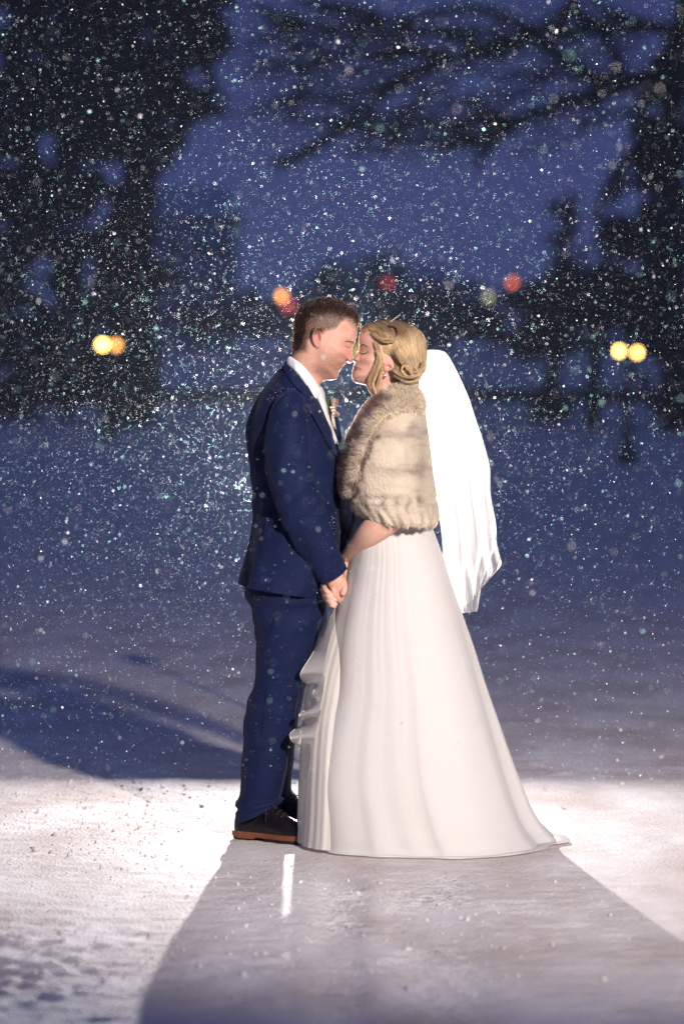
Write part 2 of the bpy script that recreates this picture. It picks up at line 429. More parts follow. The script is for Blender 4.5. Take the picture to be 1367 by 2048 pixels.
# ================================================================== back flash on its stand (behind the groom)
st = empty('studio_flash', (BX, BY+.1, 0), 'bright flash head on a stand hidden behind the couple', 'flash')
mb = MB(); mb.add(*tube([(BX, BY+.14, .02), (BX, BY+.14, .95)], [.012, .010], 8))
mb.build('pole', M['metal'], st)
for k in range(3):
    a = k*2.094+.5
    obj('leg', *tube([(BX, BY+.14, .28), (BX+.28*math.cos(a), BY+.14+.28*math.sin(a), .01)], [.007, .007], 6), M['metal'], st)
obj('flash_body', *box((BX, BY+.12, BZ), (.09, .16, .08)), M['plastic'], st, smooth=False)
obj('flash_head', *box((BX, BY+.03, BZ), (.085, .05, .06)), M['plastic'], st, smooth=False)

# ================================================================== THE GROOM
HY = .10
MY = .14
groom = empty('person', (-.19, MY, 0), 'man in a navy blue suit standing at left with his forehead against the bride\'s', 'person', None)
J = [  # jacket torso rows
 (577, 722, 634, 792, .070, HY+.02), (563, 734, 645, 812, .105, HY+.02), (545, 755, 655, 836, .165, MY), (522, 785, 663, 862, .197, MY),
 (503, 815, 669, 888, .214, MY), (494, 850, 677, 918, .220, MY), (496, 910, 681, 955, .215, MY), (503, 965, 682, 992, .203, MY),
 (508, 1025, 681, 1037, .192, MY), (503, 1065, 680, 1077, .192, MY), (491, 1110, 675, 1122, .198, MY), (483, 1145, 661, 1162, .205, MY),
 (478, 1168, 646, 1193, .208, MY)]
J = [tuple(map(float, r)) for r in J]
def jdisp(t, th, r):
    d = .016*np.sin(th*3+t*7)*t+.026*np.exp(-((t-.66)/.05)**2)*np.sin(th*2+2)
    # drape folds running to the hem at the near side and back
    d = d+np.clip((t-.68)/.32, 0, 1)*.035*(np.sin(th*6+.8+2*t)+.5*np.sin(th*11+1.7))
    d = d+.014*np.exp(-((t-.6)/.12)**2)*np.sin(t*90+th*4)+.014*np.sin(t*38+th*3+1.5*np.sin(th*2))*np.clip(t*3, 0, 1)*(.5+.5*np.sin(t*9+th))+.014*np.sin(t*23-th*5+1)
    return d
V, F = loft(J, 110, 120, 2.25, jdisp, cap=(True, False))
# inner face so the hem has thickness
J_in = [(r[0]+4, r[1]-2, r[2]-4, r[3]-2, r[4]-.012, r[5]) for r in J[-5:]]
Vi, Fi = loft(J_in, 30, 120, 2.25, None, cap=(False, False)); Fi = [f[::-1] for f in Fi]
mb = MB().add(V, F).add(Vi, Fi)
jacket = mb.build('jacket', M['suit'], groom)
jy = surf_y(J, -1, 2.25); jy_far = surf_y(J, 1, 2.25)
# near sleeve
def arm(rows, flat=1.0, n=60, m=40, disp=None):
    R = crom(rows, n); path = np.array([P(r[0], r[1], r[2]) for r in R]); rad = R[:, 3]
    T = np.gradient(path, axis=0); T /= np.linalg.norm(T, axis=1)[:, None]
    th = np.linspace(0, 2*np.pi, m, endpoint=False); V = []
    for i in range(n):
        Yv = np.array([0, 1., 0]); Yv = Yv-T[i]*np.dot(Yv, T[i]); Yv /= np.linalg.norm(Yv); Nn = np.cross(Yv, T[i])
        k = np.ones(m) if disp is None else 1+disp(i/(n-1), th)
        V.append(path[i]+rad[i]*(np.outer(np.cos(th)*k, Nn)+np.outer(np.sin(th)*k*flat, -Yv)))
    V = np.concatenate(V); F = grid_faces(n, m)
    return V, F, n, m
def sdisp(t, th):
    d = .12*np.exp(-((t-.60)/.08)**2)*np.sin(t*80+th*1.5)*np.clip(np.cos(th-1.0), 0, 1)
    d = d+.05*np.sin(th*3+t*9)*np.exp(-((t-.35)/.25)**2)
    d = d+.045*np.sin(th*5+t*16+1)*(.4+.6*np.sin(t*11)**2)+.03*np.sin(t*42+th*2.5)*np.exp(-((t-.45)/.3)**2)+.06*np.exp(-((t-.8)/.08)**2)*np.sin(t*70-th*2)*np.clip(np.cos(th+.6), 0, 1)
    d = d+.03*np.exp(-((t-.12)/.08)**2)*np.sin(th*7)
    return d
SL = [(585, 792, -.02, .020), (583, 803, -.055, .044), (577, 828, -.070, .060), (574, 870, -.080, .070), (575, 920, -.085, .073), (583, 965, -.085, .073),
      (597, 1010, -.080, .071), (616, 1055, -.065, .068), (637, 1098, -.045, .062), (655, 1132, -.028, .055), (666, 1152, -.020, .049)]
Vs, Fs, n_, m_ = arm(SL, .88, 84, 56, sdisp)
Fs.append(tuple(range(m_)))
sleeve = obj('sleeve', Vs, Fs, M['suit'], groom)
# cuff lining
Vc, Fc, n2, m2 = arm([(655, 1132, -.028, .047), (666, 1150, -.020, .043)], .88, 6, 40); Fc = [f[::-1] for f in Fc]
obj('cuff_lining', Vc, Fc, M['seam'], sleeve)
SLF = [(590, 800, .28, .04), (600, 840, .35, .066), (612, 900, .37, .068), (628, 960, .365, .066), (655, 1010, .33, .062), (682, 1058, .26, .056), (692, 1096, .19, .050), (690, 1128, .14, .044)]
Vs, Fs, n_, m_ = arm(SLF, .9, 60, 40, sdisp); Fs.append(tuple(range(m_))); Fs.append(tuple((n_-1)*m_+j for j in range(m_))[::-1])
obj('sleeve', Vs, Fs, M['suit'], groom)
# cuff buttons
for bx_, by_ in ((634, 1121), (639, 1129), (644, 1137), (650, 1145)):
    c = P(bx_-3, by_-1, -.068); V, F = ball(c, (.0062, .003, .0062), 6, 10); obj('button', V, F, M['lace'], sleeve)
# seams: sleeve head, back, pocket flap, vents
def ribbon_on(pts, yf, w=1.2, off=.003, n=40):
    A = crom(pts, n); t = np.gradient(A, axis=0); nn = np.column_stack([-t[:, 1], t[:, 0]]); nn /= np.linalg.norm(nn, axis=1)[:, None]
    mids = np.array([P(a, b, c-off) for (a, b), c in zip(A, yf(A[:, 0], A[:, 1]))])
    return tube(mids, np.full(n, w*.0016), 6)
def near_first(f, g):
    return lambda x, y: np.minimum(f(x, y), g(x, y))
mb = MB()
mb.add(*ribbon_on([(590, 790), (570, 792), (552, 803), (541, 822), (533, 850), (527, 890)], jy, 1.3, .002))
obj('vent_seam', *ribbon_on([(533, 1043), (525, 1075), (520, 1110), (514, 1150), (512, 1170)], jy, 1.0, .002), M['seam'], jacket)
obj('yoke_seam', *ribbon_on([(560, 740), (566, 760), (566, 785)], jy, .7, .001), M['seam'], jacket)
mb.build('sleeve_seam', M['seam'], jacket)
# jacket collar and lapels (near and far)
lap_near = closed_spline([(575, 719), (590, 735), (606, 755), (619, 778), (630, 797), (645, 828), (660, 862), (674, 900), (679, 930), (672, 915), (655, 888), (640, 858), (623, 828), (606, 806), (600, 793), (603, 784), (592, 775), (577, 757), (566, 738)], 4)
V, F = patch(lap_near, lambda x, y: np.minimum(jy(x, y), HY-.02-.05*np.clip((y-720)/60, 0, 1)), .006, .005, .004, 8, 3.0)
lapel = obj('lapel', V, F, M['suit_dark'], jacket)
lapf = lap_near+np.array([7, 0])
V, F = patch(lapf, lambda x, y: np.maximum(jy_far(x, y), HY+.07+.03*np.clip((y-720)/60, 0, 1)), .006, .005, .004, 8, 4.0, sign=1)
obj('lapel', V, F, M['suit_dark'], jacket)
# far jacket front edge beside the shirt
V, F = loft([(650, 800, 664, 800, .02, .16), (656, 830, 674, 832, .03, .17), (662, 860, 681, 862, .04, .17), (668, 890, 685, 895, .05, .17), (672, 930, 686, 935, .05, .16)], 24, 20)
obj('front_panel', V, F, M['suit'], jacket)
mb = MB(); mb.add(*ribbon_on([(606, 790), (618, 812), (636, 845), (654, 880), (672, 915), (678, 945)], lambda x, y: jy(x, y)-.008, .9, .002))
mb.build('lapel_seam', M['seam'], lapel)
# shirt collar band: one closed band round the neck, two points in front
nA = 48; th = np.linspace(0, 2*np.pi, nA, endpoint=False)
def collar_ring(L, R, b, Yc, lift=0):
    l = P(*L, Yc); r = P(*R, Yc); mid = (l+r)/2; hx = (r-l)/2
    V = mid+np.outer(np.cos(th), hx); V[:, 1] += np.sin(th)*b; return V
rings = [collar_ring((579, 715), (640, 776), .058, HY), collar_ring((577, 713), (642, 774), .062, HY), collar_ring((574, 722), (640, 790), .069, HY),
         collar_ring((570, 735), (634, 806), .078, HY)]
V = np.concatenate(rings); F = grid_faces(len(rings), nA)
shirt = obj('shirt', V, F, M['shirt'], groom)
colp = closed_spline([(577, 713), (592, 720), (608, 733), (624, 752), (637, 772), (641, 784), (631, 799), (620, 786), (606, 764), (592, 745), (574, 728)], 4)
V, F = patch(colp, lambda x, y: HY-.062+0*x+.03*np.clip((590-x)/20, 0, 1)+.028*np.clip((x-622)/18, 0, 1), .004, .004, .006, 7, 2.5)
obj('collar', V, F, M['shirt'], shirt)
V, F = patch(colp, lambda x, y: HY+.062+0*x-.03*np.clip((590-x)/20, 0, 1)-.028*np.clip((x-622)/18, 0, 1), .004, .004, .006, 7, 4, sign=1)
obj('collar', V, F, M['shirt'], shirt)
V, F = loft([(622, 782, 645, 786, .045, HY), (632, 806, 652, 806, .05, HY+.01), (640, 830, 658, 832, .055, HY+.02), (650, 860, 667, 860, .05, HY+.03), (660, 890, 678, 888, .03, HY+.035)], 30, 24)
obj('shirt_front', V, F, M['shirt'], shirt)
V, F = loft([(630, 771, 644, 774, .018, HY-.004), (628, 782, 649, 786, .024, HY-.006), (635, 797, 650, 797, .015, HY-.006), (636, 815, 655, 816, .026, HY), (641, 835, 658, 837, .032, HY+.005), (651, 856, 664, 857, .034, HY+.01), (664, 884, 673, 884, .02, HY+.02)], 40, 24)
obj('necktie', V, F, M['tie'], shirt)
# trousers: two legs and the seat
def tdisp(ph):
    def f(t, th, r):
        d = .02*np.sin(th*3+t*8+ph)
        d = d+.07*np.exp(-((t-.93)/.035)**2)*np.sin(t*100+th*2+ph)
        d = d+.045*np.exp(-((t-.18)/.10)**2)*np.sin(t*55+th*3)
        d = d+.03*np.exp(-((t-.55)/.12)**2)*np.sin(t*70-th*2+ph)
        d = d+.05*np.exp(-((th-np.pi*1.5)/.12)**2)*np.clip(t*1.5, 0, 1)*.4 
        return d
    return f
NL = [(489, 1130, 655, 1130, .17, MY), (488, 1185, 650, 1190, .175, MY-.005), (497, 1213, 648, 1215, .115, MY-.05), (508, 1246, 640, 1246, .105, MY-.06), (511, 1285, 630, 1285, .098, MY-.06),
      (511, 1340, 613, 1340, .088, MY-.055), (508, 1370, 604, 1370, .084, MY-.05), (497, 1398, 597, 1400, .082, MY-.045), (490, 1432, 592, 1435, .080, MY-.04),
      (486, 1490, 580, 1495, .078, MY-.03), (482, 1545, 572, 1548, .075, MY-.02), (480, 1583, 563, 1586, .072, MY-.015), (475, 1598, 560, 1594, .074, MY-.01), (470, 1604, 566, 1596, .078, MY-.01),
      (471, 1622, 562, 1604, .073, MY-.01), (473, 1646, 552, 1612, .066, MY-.01)]
FL = [(500, 1150, 650, 1150, .12, MY+.06), (505, 1200, 655, 1205, .115, MY+.08), (510, 1250, 648, 1255, .105, MY+.10), (515, 1300, 633, 1305, .095, MY+.12), (516, 1350, 617, 1350, .088, MY+.13),
      (512, 1400, 606, 1400, .082, MY+.14), (510, 1450, 596, 1450, .080, MY+.15), (510, 1500, 589, 1500, .078, MY+.155), (512, 1550, 583, 1550, .075, MY+.16),
      (514, 1578, 582, 1578, .072, MY+.16), (516, 1592, 592, 1590, .074, MY+.16), (518, 1606, 596, 1606, .070, MY+.16), (520, 1622, 592, 1625, .066, MY+.16)]
mb = MB().add(*loft(NL, 110, 64, 2.1, tdisp(.4), cap=(True, False))).add(*loft(FL, 90, 56, 2.1, tdisp(2.1), cap=(True, False)))
trousers = mb.build('trousers', M['suit'], groom)
ny = surf_y(NL, -1, 2.1)
mb = MB(); mb.add(*ribbon_on([(552, 1195), (551, 1230), (546, 1280), (536, 1350), (528, 1420), (520, 1490), (510, 1560), (506, 1590)], ny, .8, .001, 60))
mb.add(*ribbon_on([(549, 1232), (542, 1260), (525, 1286)], ny, 1.2, .001, 16))
mb.build('trouser_seam', M['seam'], trousers)
# shoes
def make_shoe(hx, hy, ang):
    ca, sa = math.cos(ang), math.sin(ang)
    def T(V):
        V = np.asarray(V, float); return np.column_stack([hx+V[:, 0]*ca-V[:, 1]*sa, hy+V[:, 0]*sa+V[:, 1]*ca, V[:, 2]])
    e = empty('shoe', (0, 0, 0), None, None); e.name = 'shoe'; e.parent = groom; e.matrix_parent_inverse = groom.matrix_world.inverted()
    for k in list(e.keys()): del e[k]
    # sole outline swept in layers
    xsn = np.linspace(0, 1, 40); L = .312
    half = np.interp(xsn, [0, .03, .12, .3, .5, .7, .85, .95, 1], [.0, .024, .034, .033, .038, .049, .046, .028, .0])
    top = np.column_stack([xsn*L, half]); bot = np.column_stack([xsn[::-1]*L, -half[::-1]]); ol = np.vstack([top, bot[1:-1]])
    def layer(z0, z1, s=1.0, lo=0, hi=1):
        m = (ol[:, 0] >= lo*L-1e-6) & (ol[:, 0] <= hi*L+1e-6); o_ = ol[m]; k = len(o_); c = o_.mean(0)
        lift = lambda x: .010*np.clip((x/L-.78)/.22, 0, 1)**2
        o2 = (o_-c)*s+c
        A = np.column_stack([o2, z0+lift(o2[:, 0])]); B = np.column_stack([o2, z1+lift(o2[:, 0])])
        return np.vstack([A, B]), [(i, (i+1) % k, (i+1) % k+k, i+k) for i in range(k)]+[tuple(range(k))[::-1], tuple(range(k, 2*k))]
    parts = [('sole', layer(.010, .026, 1.03), M['sole']), ('heel', layer(.004, .010, 1.02, 0, .32), M['sole']), ('tread', layer(.0, .010, .98, .42, 1), M['rubber'])]
    for nm, (V, F), mt in parts: obj(nm, T(V), F, mt, e, smooth=False)
    obj('heel_tip', T(layer(.0, .005, 1.0, 0, .30)[0]), layer(.0, .005, 1.0, 0, .30)[1], M['rubber'], e, smooth=False)
    # upper
    n, m = 44, 28; V = []
    for i in range(n):
        t = i/(n-1); x = t*L*.985+.003; w = np.interp(t, xsn, half)*.97+.001
        h = np.interp(t, [0, .04, .15, .34, .46, .6, .75, .9, .97, 1], [.045, .072, .088, .098, .090, .068, .050, .042, .028, .012])
        a = np.linspace(0, np.pi, m)
        y = -np.cos(a)*w*np.where(np.sin(a) > .7, 1-.12*(np.sin(a)-.7)/.3, 1); z = .024+h*np.sin(a)**.75
        y = y*(1-.35*np.clip((z-.05)/.08, 0, 1))
        z = z+.0016*np.sin(x*260)*(t > .5)*(t < .72)
        V.append(np.column_stack([np.full(m, x), y, z+.010*np.clip((t-.8)/.2, 0, 1)**2]))
    V = np.concatenate(V); F = [(i*m+j, i*m+j+1, (i+1)*m+j+1, (i+1)*m+j) for i in range(n-1) for j in range(m-1)]
    obj('upper', T(V), F, M['leather'], e)
    mb = MB()
    for k in range(5):
        x = .128+k*.017; z = .024+np.interp(x/L, [.34, .46, .6, .75], [.100, .093, .071, .053])
        mb.add(*tube(T([(x, -.022, z-.012), (x+.004, 0, z+.002), (x, .022, z-.012)]), [.0022]*3, 6, 8))
    mb.add(*tube(T([(.13, -.01, .122), (.14, -.035, .118), (.155, -.044, .095), (.15, -.043, .065)]), [.0017]*4, 6, 14))
    mb.add(*tube(T([(.13, -.01, .122), (.16, -.030, .128), (.185, -.030, .108), (.165, -.012, .112)]), [.0017]*4, 6, 14))
    mb.build('shoelace', M['lace'], e)
    # stitched wing seam
    mb = MB(); mb.add(*tube(T([(.09, -.0375, .03), (.10, -.036, .06), (.125, -.030, .085), (.15, -.024, .09)]), [.0012]*4, 5, 12)); mb.build('quarter_seam', M['lace'], e); mb = MB(); mb.add(*tube(T([(.20, -.047, .03), (.21, -.035, .058), (.215, 0, .076)]), [.0012]*3, 5, 12))
    mb.build('shoe_seam', M['lace'], e)
    return e
make_shoe(P(470, 1672, .20)[0], .185, -math.radians(33))
make_shoe(P(515, 1660, .30)[0], .33, -math.radians(16))

# ---- groom's body
man_head = closed_spline([(582, 716), (584, 705), (588.5, 687), (590.7, 666), (590, 650), (593, 635), (600, 622), (611, 610.5), (628, 603), (649, 600.5), (669, 603.5), (686.5, 610.5), (700.5, 619.5), (710.5, 630),
   (714.6, 643), (715, 653), (713.2, 666), (711, 677), (708.9, 684), (705.6, 691), (704.2, 700), (704.2, 709), (705, 717), (704.6, 722), (701.5, 725.5), (697, 725.8), (692.3, 723.6), (690.5, 727.6), (687, 731.5), (683, 734.5), (681.5, 737.5), (679.8, 740.5),
   (676.5, 744.5), (675.7, 751), (674, 756), (668.5, 759.3), (659.5, 759.8), (650, 761), (642.5, 764), (639, 772), (641, 800), (642, 840), (578, 840), (572, 760), (576, 735)], 4)
def mw(x, y, d):
    cap = .0765-.012*np.clip((y-690)/60, 0, 1)
    cap = cap-(cap-.058)*np.clip((y-728)/22, 0, 1)
    u = np.clip(d/.074, 0, 1); w = cap*np.sqrt(1-(1-u)**2)
    w = w-.012*G(x, y, 694, 691, 9, 7)          # eye socket
    w = w+.006*G(x, y, 697, 690, 4.5, 3.5)      # closed lid
    w = w+.004*G(x, y, 707, 682, 7, 3, 20)      # brow ridge
    w = w+.006*G(x, y, 680, 708, 12, 9)         # cheek
    w = w-.007*G(x, y, 698, 706, 4, 12)         # side of the nose
    w = w+.005*G(x, y, 697, 721, 4.5, 3.5)        # nostril wing
    w = w-.004*G(x, y, 690, 722, 4, 3)
    w = w-.0055*G(x, y, 679, 730.5, 6, 1.6, 38)     # mouth line
    w = w+.003*G(x, y, 680, 736, 5, 3)
    w = w+.004*G(x, y, 650, 738, 18, 7, 15)     # jaw
    w = w-.007*G(x, y, 640, 755, 20, 9, 25)    # under the jaw
    w = w-.004*G(x, y, 690, 664, 12, 8)
    return np.maximum(w, .0005)
mb = MB().add(*inflate(man_head, HY, mw, 1.7))
mb.add(*loft([(r[0]+12, r[1]+8, r[2]-12, r[3]+2, r[4]-.035, r[5]) for r in J[1:10]]+[(515, 1120, 640, 1120, .12, MY), (520, 1200, 625, 1200, .10, MY)], 50, 40))
mb.add(*loft([(r[0]+14, r[1], r[2]-14, r[3], r[4]-.03, r[5]) for r in NL[2:-4]]+[(500, 1610, 540, 1610, .03, MY)], 50, 24))
mb.add(*loft([(r[0]+14, r[1], r[2]-14, r[3], r[4]-.03, r[5]) for r in FL[1:-3]]+[(530, 1600, 570, 1600, .03, MY+.16)], 50, 24))
def armtube(rows, k): return tube([P(r[0], r[1], r[2]) for r in rows], [max(r[3]-k, .02) for r in rows], 16, 50)
mb.add(*armtube(SL[1:-1], .018)); mb.add(*armtube(SLF, .018))
# ear
earc = np.array([(632, 655), (640, 652.5), (646, 657), (646.8, 664), (643.5, 672)]) 
def pt(x, y, w): return P(x, y, HY-w)
mb.add(*tube([pt(645, 669, .074), pt(646, 661, .082), pt(640, 654.5, .090), pt(631.5, 656, .094), pt(627, 667, .095), pt(627.5, 680, .092), pt(631.5, 690, .084), pt(637, 694, .077)], [.0042, .0050, .0052, .0054, .0054, .0052, .0056, .005], 10, 40))
mb.add(*tube([pt(634, 660, .080), pt(633, 670, .083), pt(634, 680, .081), pt(637, 687, .078)], [.006, .010, .009, .006], 10, 20))
mb.add(*tube([pt(630, 666, .076), pt(630, 680, .076), pt(634, 690, .074)], [.010, .011, .008], 10, 16))
mb.add(*tube([pt(643, 677, .074), pt(643, 683, .074)], [.0045, .004], 8, 6))
# near hand: palm out of the cuff, fingers closing round her hand
def mhand(dy=0, dx=0):
    q = lambda x, y, z: P(x+dx, y, z+dy)
    mb.add(*tube([q(658, 1138, -.020), q(667, 1152, -.018), q(673, 1166, -.014), q(676, 1180, -.008)], [.026, .025, .029, .025], 16, 20, flat=.62))
    for (x, y, z, dz) in ((666, 1184, -.020, 0), (672, 1187, -.012, 0), (679, 1186, -.004, 0), (685, 1180, .006, 0)):
        mb.add(*tube([q(x, y-8, z), q(x+2, y+5, z), q(x+6, y+14, z+.014), q(x+7, y+17, z+.034), q(x+2, y+13, z+.048)], [.0098, .0095, .0088, .0082, .0072], 10, 16))
    mb.add(*tube([q(680, 1152, .0), q(687, 1166, -.012), q(688, 1180, -.022), q(684, 1190, -.026)], [.012, .0112, .0105, .0085], 10, 14))
mhand(); mhand(.13, 16)
V, F = mb.get()
me = remesh(V, F, .0027, 'body', 1)
co = coords(me); px, py = uv(co); wy = np.abs(co[:, 1]-HY)
base = np.tile(np.array([.62, .36, .275]), (len(co), 1))
nz = fbm(px*.35, py*.35, 3, 5)[:, None]
base = base*(1+.12*(nz-.5))
head = (py < 790)
red = (G(px, py, 700, 716, 9, 9)+.8*G(px, py, 685, 706, 14, 9)+1.0*G(px, py, 634, 673, 12, 22)*(wy > .078))[:, None]*head[:, None]
base = base*(1-.0*red)+red*(np.array([.60, .20, .17])-base)*.55
lip = (G(px, py, 680.5, 732, 6, 2.4, 38)*head)[:, None]; base = base+(np.array([.46, .16, .14])-base)*np.clip(lip, 0, 1)*.8
fle = fbm(px*1.1, py*1.1, 2, 8)
stub = np.clip(1.25*G(px, py, 655, 733, 24, 20, 25)+.9*G(px, py, 678, 745, 12, 12)+.5*G(px, py, 686, 726, 6, 4)+.5*G(px, py, 640, 705, 9, 14), 0, 1)*head*(.35+.9*fle)
base = base+(np.array([.27, .14, .09])-base)*np.clip(stub, 0, .6)[:, None]
# cropped hair on the scalp: dark on top, faded sides
hx = np.array([590, 600, 625, 660, 690, 708, 716]); hl = np.array([660, 652, 632, 624, 628, 640, 650])
dark = np.clip((np.interp(px, hx, hl)+5-py)/30+.5+.5*(fbm(px*.5, py*.5, 2, 9)-.45), 0, 1)
dark = np.maximum(dark, np.clip((612-px+np.clip((py-690)*-.25, -6, 8))/16, 0, 1)*np.clip((712-py)/20, 0, 1))
sx = np.array([585, 600, 622, 650, 672, 690, 703, 716]); sl = np.array([712, 700, 672, 662, 656, 636, 634, 640])
side = np.clip((np.interp(px, sx, sl)-py)/8+.5, 0, 1)*(px < 712)
side = np.maximum(side, np.clip((618-px)/8, 0, 1)*np.clip((708-py)/10, 0, 1)*1.0)
hm = head*side
base = base+(np.array([.11, .062, .04])-base)*(np.clip(hm*.95, 0, 1)*(.75+.5*fle))[:, None]
base = base+(np.array([.030, .014, .012])-base)*np.clip(dark*head*1.0, 0, .96)[:, None]
ein = ((1.0*G(px, py, 637.5, 668, 3.5, 8, -10)+1.2*G(px, py, 640, 677, 2.0, 4))*head*(wy > .07))[:, None]; base = base+(np.array([.20, .05, .04])-base)*np.clip(ein, 0, .75)  # shade of the ear hollow and canal painted into the skin
mole = (G(px, py, 634, 742, 1.4)*head)[:, None]; base = base*(1-.7*mole)
set_col(me, np.clip(base, 0, 1)); me.materials.append(M['skin_m'])
body_m = link('body', me, None, groom)
# short hair strands
def strands(points, dirs, lens, width, cols, segs=2, curl=0.0, seed=1, name='hair', m=None, parent=None):
    r = np.random.default_rng(seed); n = len(points)
    dirs = dirs/np.linalg.norm(dirs, axis=1)[:, None]
    side = np.cross(dirs, r.normal(size=(n, 3))); side /= np.linalg.norm(side, axis=1)[:, None]
    bend = np.cross(dirs, side)*curl
    V = np.zeros((n, 2*segs+1, 3))
    for s in range(segs):
        t = s/segs; c = points+dirs*(lens*t)[:, None]+bend*(lens*t*t)[:, None]; w = (width*(1-.5*t))[:, None]
        V[:, 2*s] = c-side*w; V[:, 2*s+1] = c+side*w
    V[:, 2*segs] = points+dirs*lens[:, None]+bend*lens[:, None]
    F = []
    k = 2*segs+1; base = np.arange(n)*k
    for s in range(segs-1):
        a = base+2*s; F.append(np.column_stack([a, a+1, a+3])); F.append(np.column_stack([a, a+3, a+2]))
    a = base+2*(segs-1); F.append(np.column_stack([a, a+1, a+2]))
    F = np.concatenate(F); me = mesh_of(name, V.reshape(-1, 3), F, False)
    set_col(me, np.repeat(cols, k, axis=0)); return link(name, me, m, parent)
no = normals(me)
w_ = np.clip(dark*head*1.0+hm*.35, 0, 1)*(co[:, 2] > 1.38)
cand = np.where((w_ > .2) & head)[0]; pick = rng.choice(cand, min(9000, len(cand)*3), p=w_[cand]/w_[cand].sum())
pp = co[pick]+rng.normal(0, .0012, (len(pick), 3)); dn = no[pick]
dk = dark[pick][:, None]
flow = np.where(dk > .5, np.array([[.55, 0, .25]]), np.array([[-.25, 0, -.55]]))
dd = dn*np.where(dk > .5, .9, .35)+flow+rng.normal(0, .22, dn.shape)
ln = np.where(dk[:, 0] > .5, rng.uniform(.008, .017, len(pick)), rng.uniform(.003, .007, len(pick)))
cc = np.where(dk > .5, np.array([[.045, .022, .016]]), np.array([[.22, .13, .08]]))*rng.uniform(.6, 1.5, (len(pick), 1))
strands(pp, dd, ln, np.full(len(pick), .0006), cc, 2, .2, 3, 'hair', M['hair_m'], groom)
def peach_fuzz(me, sel, n, parent, seed):
    co = coords(me); no = normals(me); idx = np.where(sel)[0]; r = np.random.default_rng(seed); k = r.choice(idx, n)
    d = no[k]+r.normal(0, .5, (n, 3)); o = strands(co[k]+r.normal(0, .0008, (n, 3)), d, r.uniform(.0015, .0034, n), np.full(n, .00022), np.tile([.75, .52, .42], (n, 1)), 2, .3, seed, 'peach_fuzz', M['fuzz'], parent); o['kind'] = 'stuff'
c3 = coords(body_m.data); a3, b3 = uv(c3)
peach_fuzz(body_m.data, (b3 < 775), 16000, groom, 51)
# closed eyes and brows
def face_line(pts, wf, off, rad, Yc=HY, side=-1, n=16):
    A = crom(np.array(pts, float), n); ol = man_head if wf is mw else bride_head
    d = dist_poly(ol, A)*(DIST+Yc)/FPX; w = wf(A[:, 0], A[:, 1], d)
    return tube([P(x, y, Yc+side*(w_+off)) for (x, y), w_ in zip(A, w)], np.interp(np.linspace(0, 1, n), [0, .5, 1], [rad*.4, rad, rad*.4]), 6)
for s in (-1, 1): obj('eyelash', *face_line([(689.5, 690.5), (693, 693.8), (697.5, 694.6), (701, 693)], mw, .0012, .0013, side=s), M['brow'], groom)
for s in (-1, 1): obj('eyebrow', *face_line([(690, 683), (697, 682.5), (704, 684.5), (708, 687)], mw, .0006, .0019, side=s), M['brow'], groom)
# boutonniere on the far lapel
bq = empty('boutonniere', P(668, 820, .13), None, None); bq.parent = groom; bq.matrix_parent_inverse = groom.matrix_world.inverted()
for k in list(bq.keys()): del bq[k]
obj('pine_cone', *ball(P(668.5, 806, .12), (.0135, .0125, .016), 9, 12), M['cone'], bq)
obj('pine_cone', *ball(P(672, 829, .12), (.0115, .011, .010), 9, 12), M['cone'], bq)
for x, y in ((661.5, 815), (666.5, 815), (664, 821), (668.5, 821), (666, 827)):
    obj('berry', *ball(P(x, y, .105), .0046, 7, 9), M['berry'], bq)
for k in range(11):
    x = 655+rng.uniform(-1, 2); y = 800+k*3.0
    obj('sprig', *tube([P(659, y+6, .12), P(x-1, y, .112), P(x-3-rng.uniform(0, 2), y-6, .108)], [.0012, .0018, .0006], 5, 6), M['green'], bq)
obj('stem', *tube([P(664, 828, .115), P(666, 840, .112), P(669, 852, .112)], [.004, .0048, .0036], 8, 10), M['twine'], bq)
for k in range(4):
    obj('twig', *tube([P(663+k, 830, .11), P(664+k*1.6, 845, .108), P(666+k*2, 856+k, .108)], [.001, .0009, .0006], 5, 6), M['twine'], bq)
# ================================================================== THE BRIDE
BYC = .08
bride = empty('person', (.14, BYC, 0), 'woman in a white bridal gown, fur stole and long veil standing at right', 'person')
bride_head = closed_spline([(731, 652), (724, 660), (719, 669), (716.8, 678.4), (717.4, 687), (718.6, 695), (716.6, 703), (711.5, 710), (706.2, 716), (704.6, 719.6), (707, 723.4), (711, 725.4), (709.6, 729.6), (705.6, 734.6), (707.6, 738.2), (704.6, 742), (703.8, 747), (703.2, 753.4), (705.6, 760), (712, 765.8), (722, 768.4), (731.5, 770.5),
   (736, 780), (741.5, 791), (744, 803), (736, 812), (745, 850), (800, 850), (815, 800), (800, 785), (797, 765), (812, 748), (832, 725), (838, 700), (832, 676), (812, 658), (785, 648), (755, 645)], 4)
def fw(x, y, d):
    cap = .074-.010*np.clip((y-700)/50, 0, 1); cap = cap-(cap-.050)*np.clip((y-752)/22, 0, 1)
    u = np.clip(d/.070, 0, 1); w = cap*np.sqrt(1-(1-u)**2)
    w = w-.011*G(x, y, 729, 703, 9, 7)
    w = w+.0065*G(x, y, 727, 703, 5, 4)
    w = w+.004*G(x, y, 723, 691, 8, 3, -20)
    w = w+.007*G(x, y, 738, 722, 12, 9)
    w = w-.006*G(x, y, 718, 715, 4, 9)
    w = w+.004*G(x, y, 712, 721.5, 3.5, 3)
    w = w-.0055*G(x, y, 714, 737, 6, 1.5, 18)
    w = w+.003*G(x, y, 711, 733, 4, 2, 15)+.003*G(x, y, 712, 741, 4, 2)
    w = w+.003*G(x, y, 750, 752, 14, 6, -35)
    w = w-.007*G(x, y, 742, 772, 14, 6, -25)
    return np.maximum(w, .0005)
mb = MB().add(*inflate(bride_head, HY, fw, 1.7))
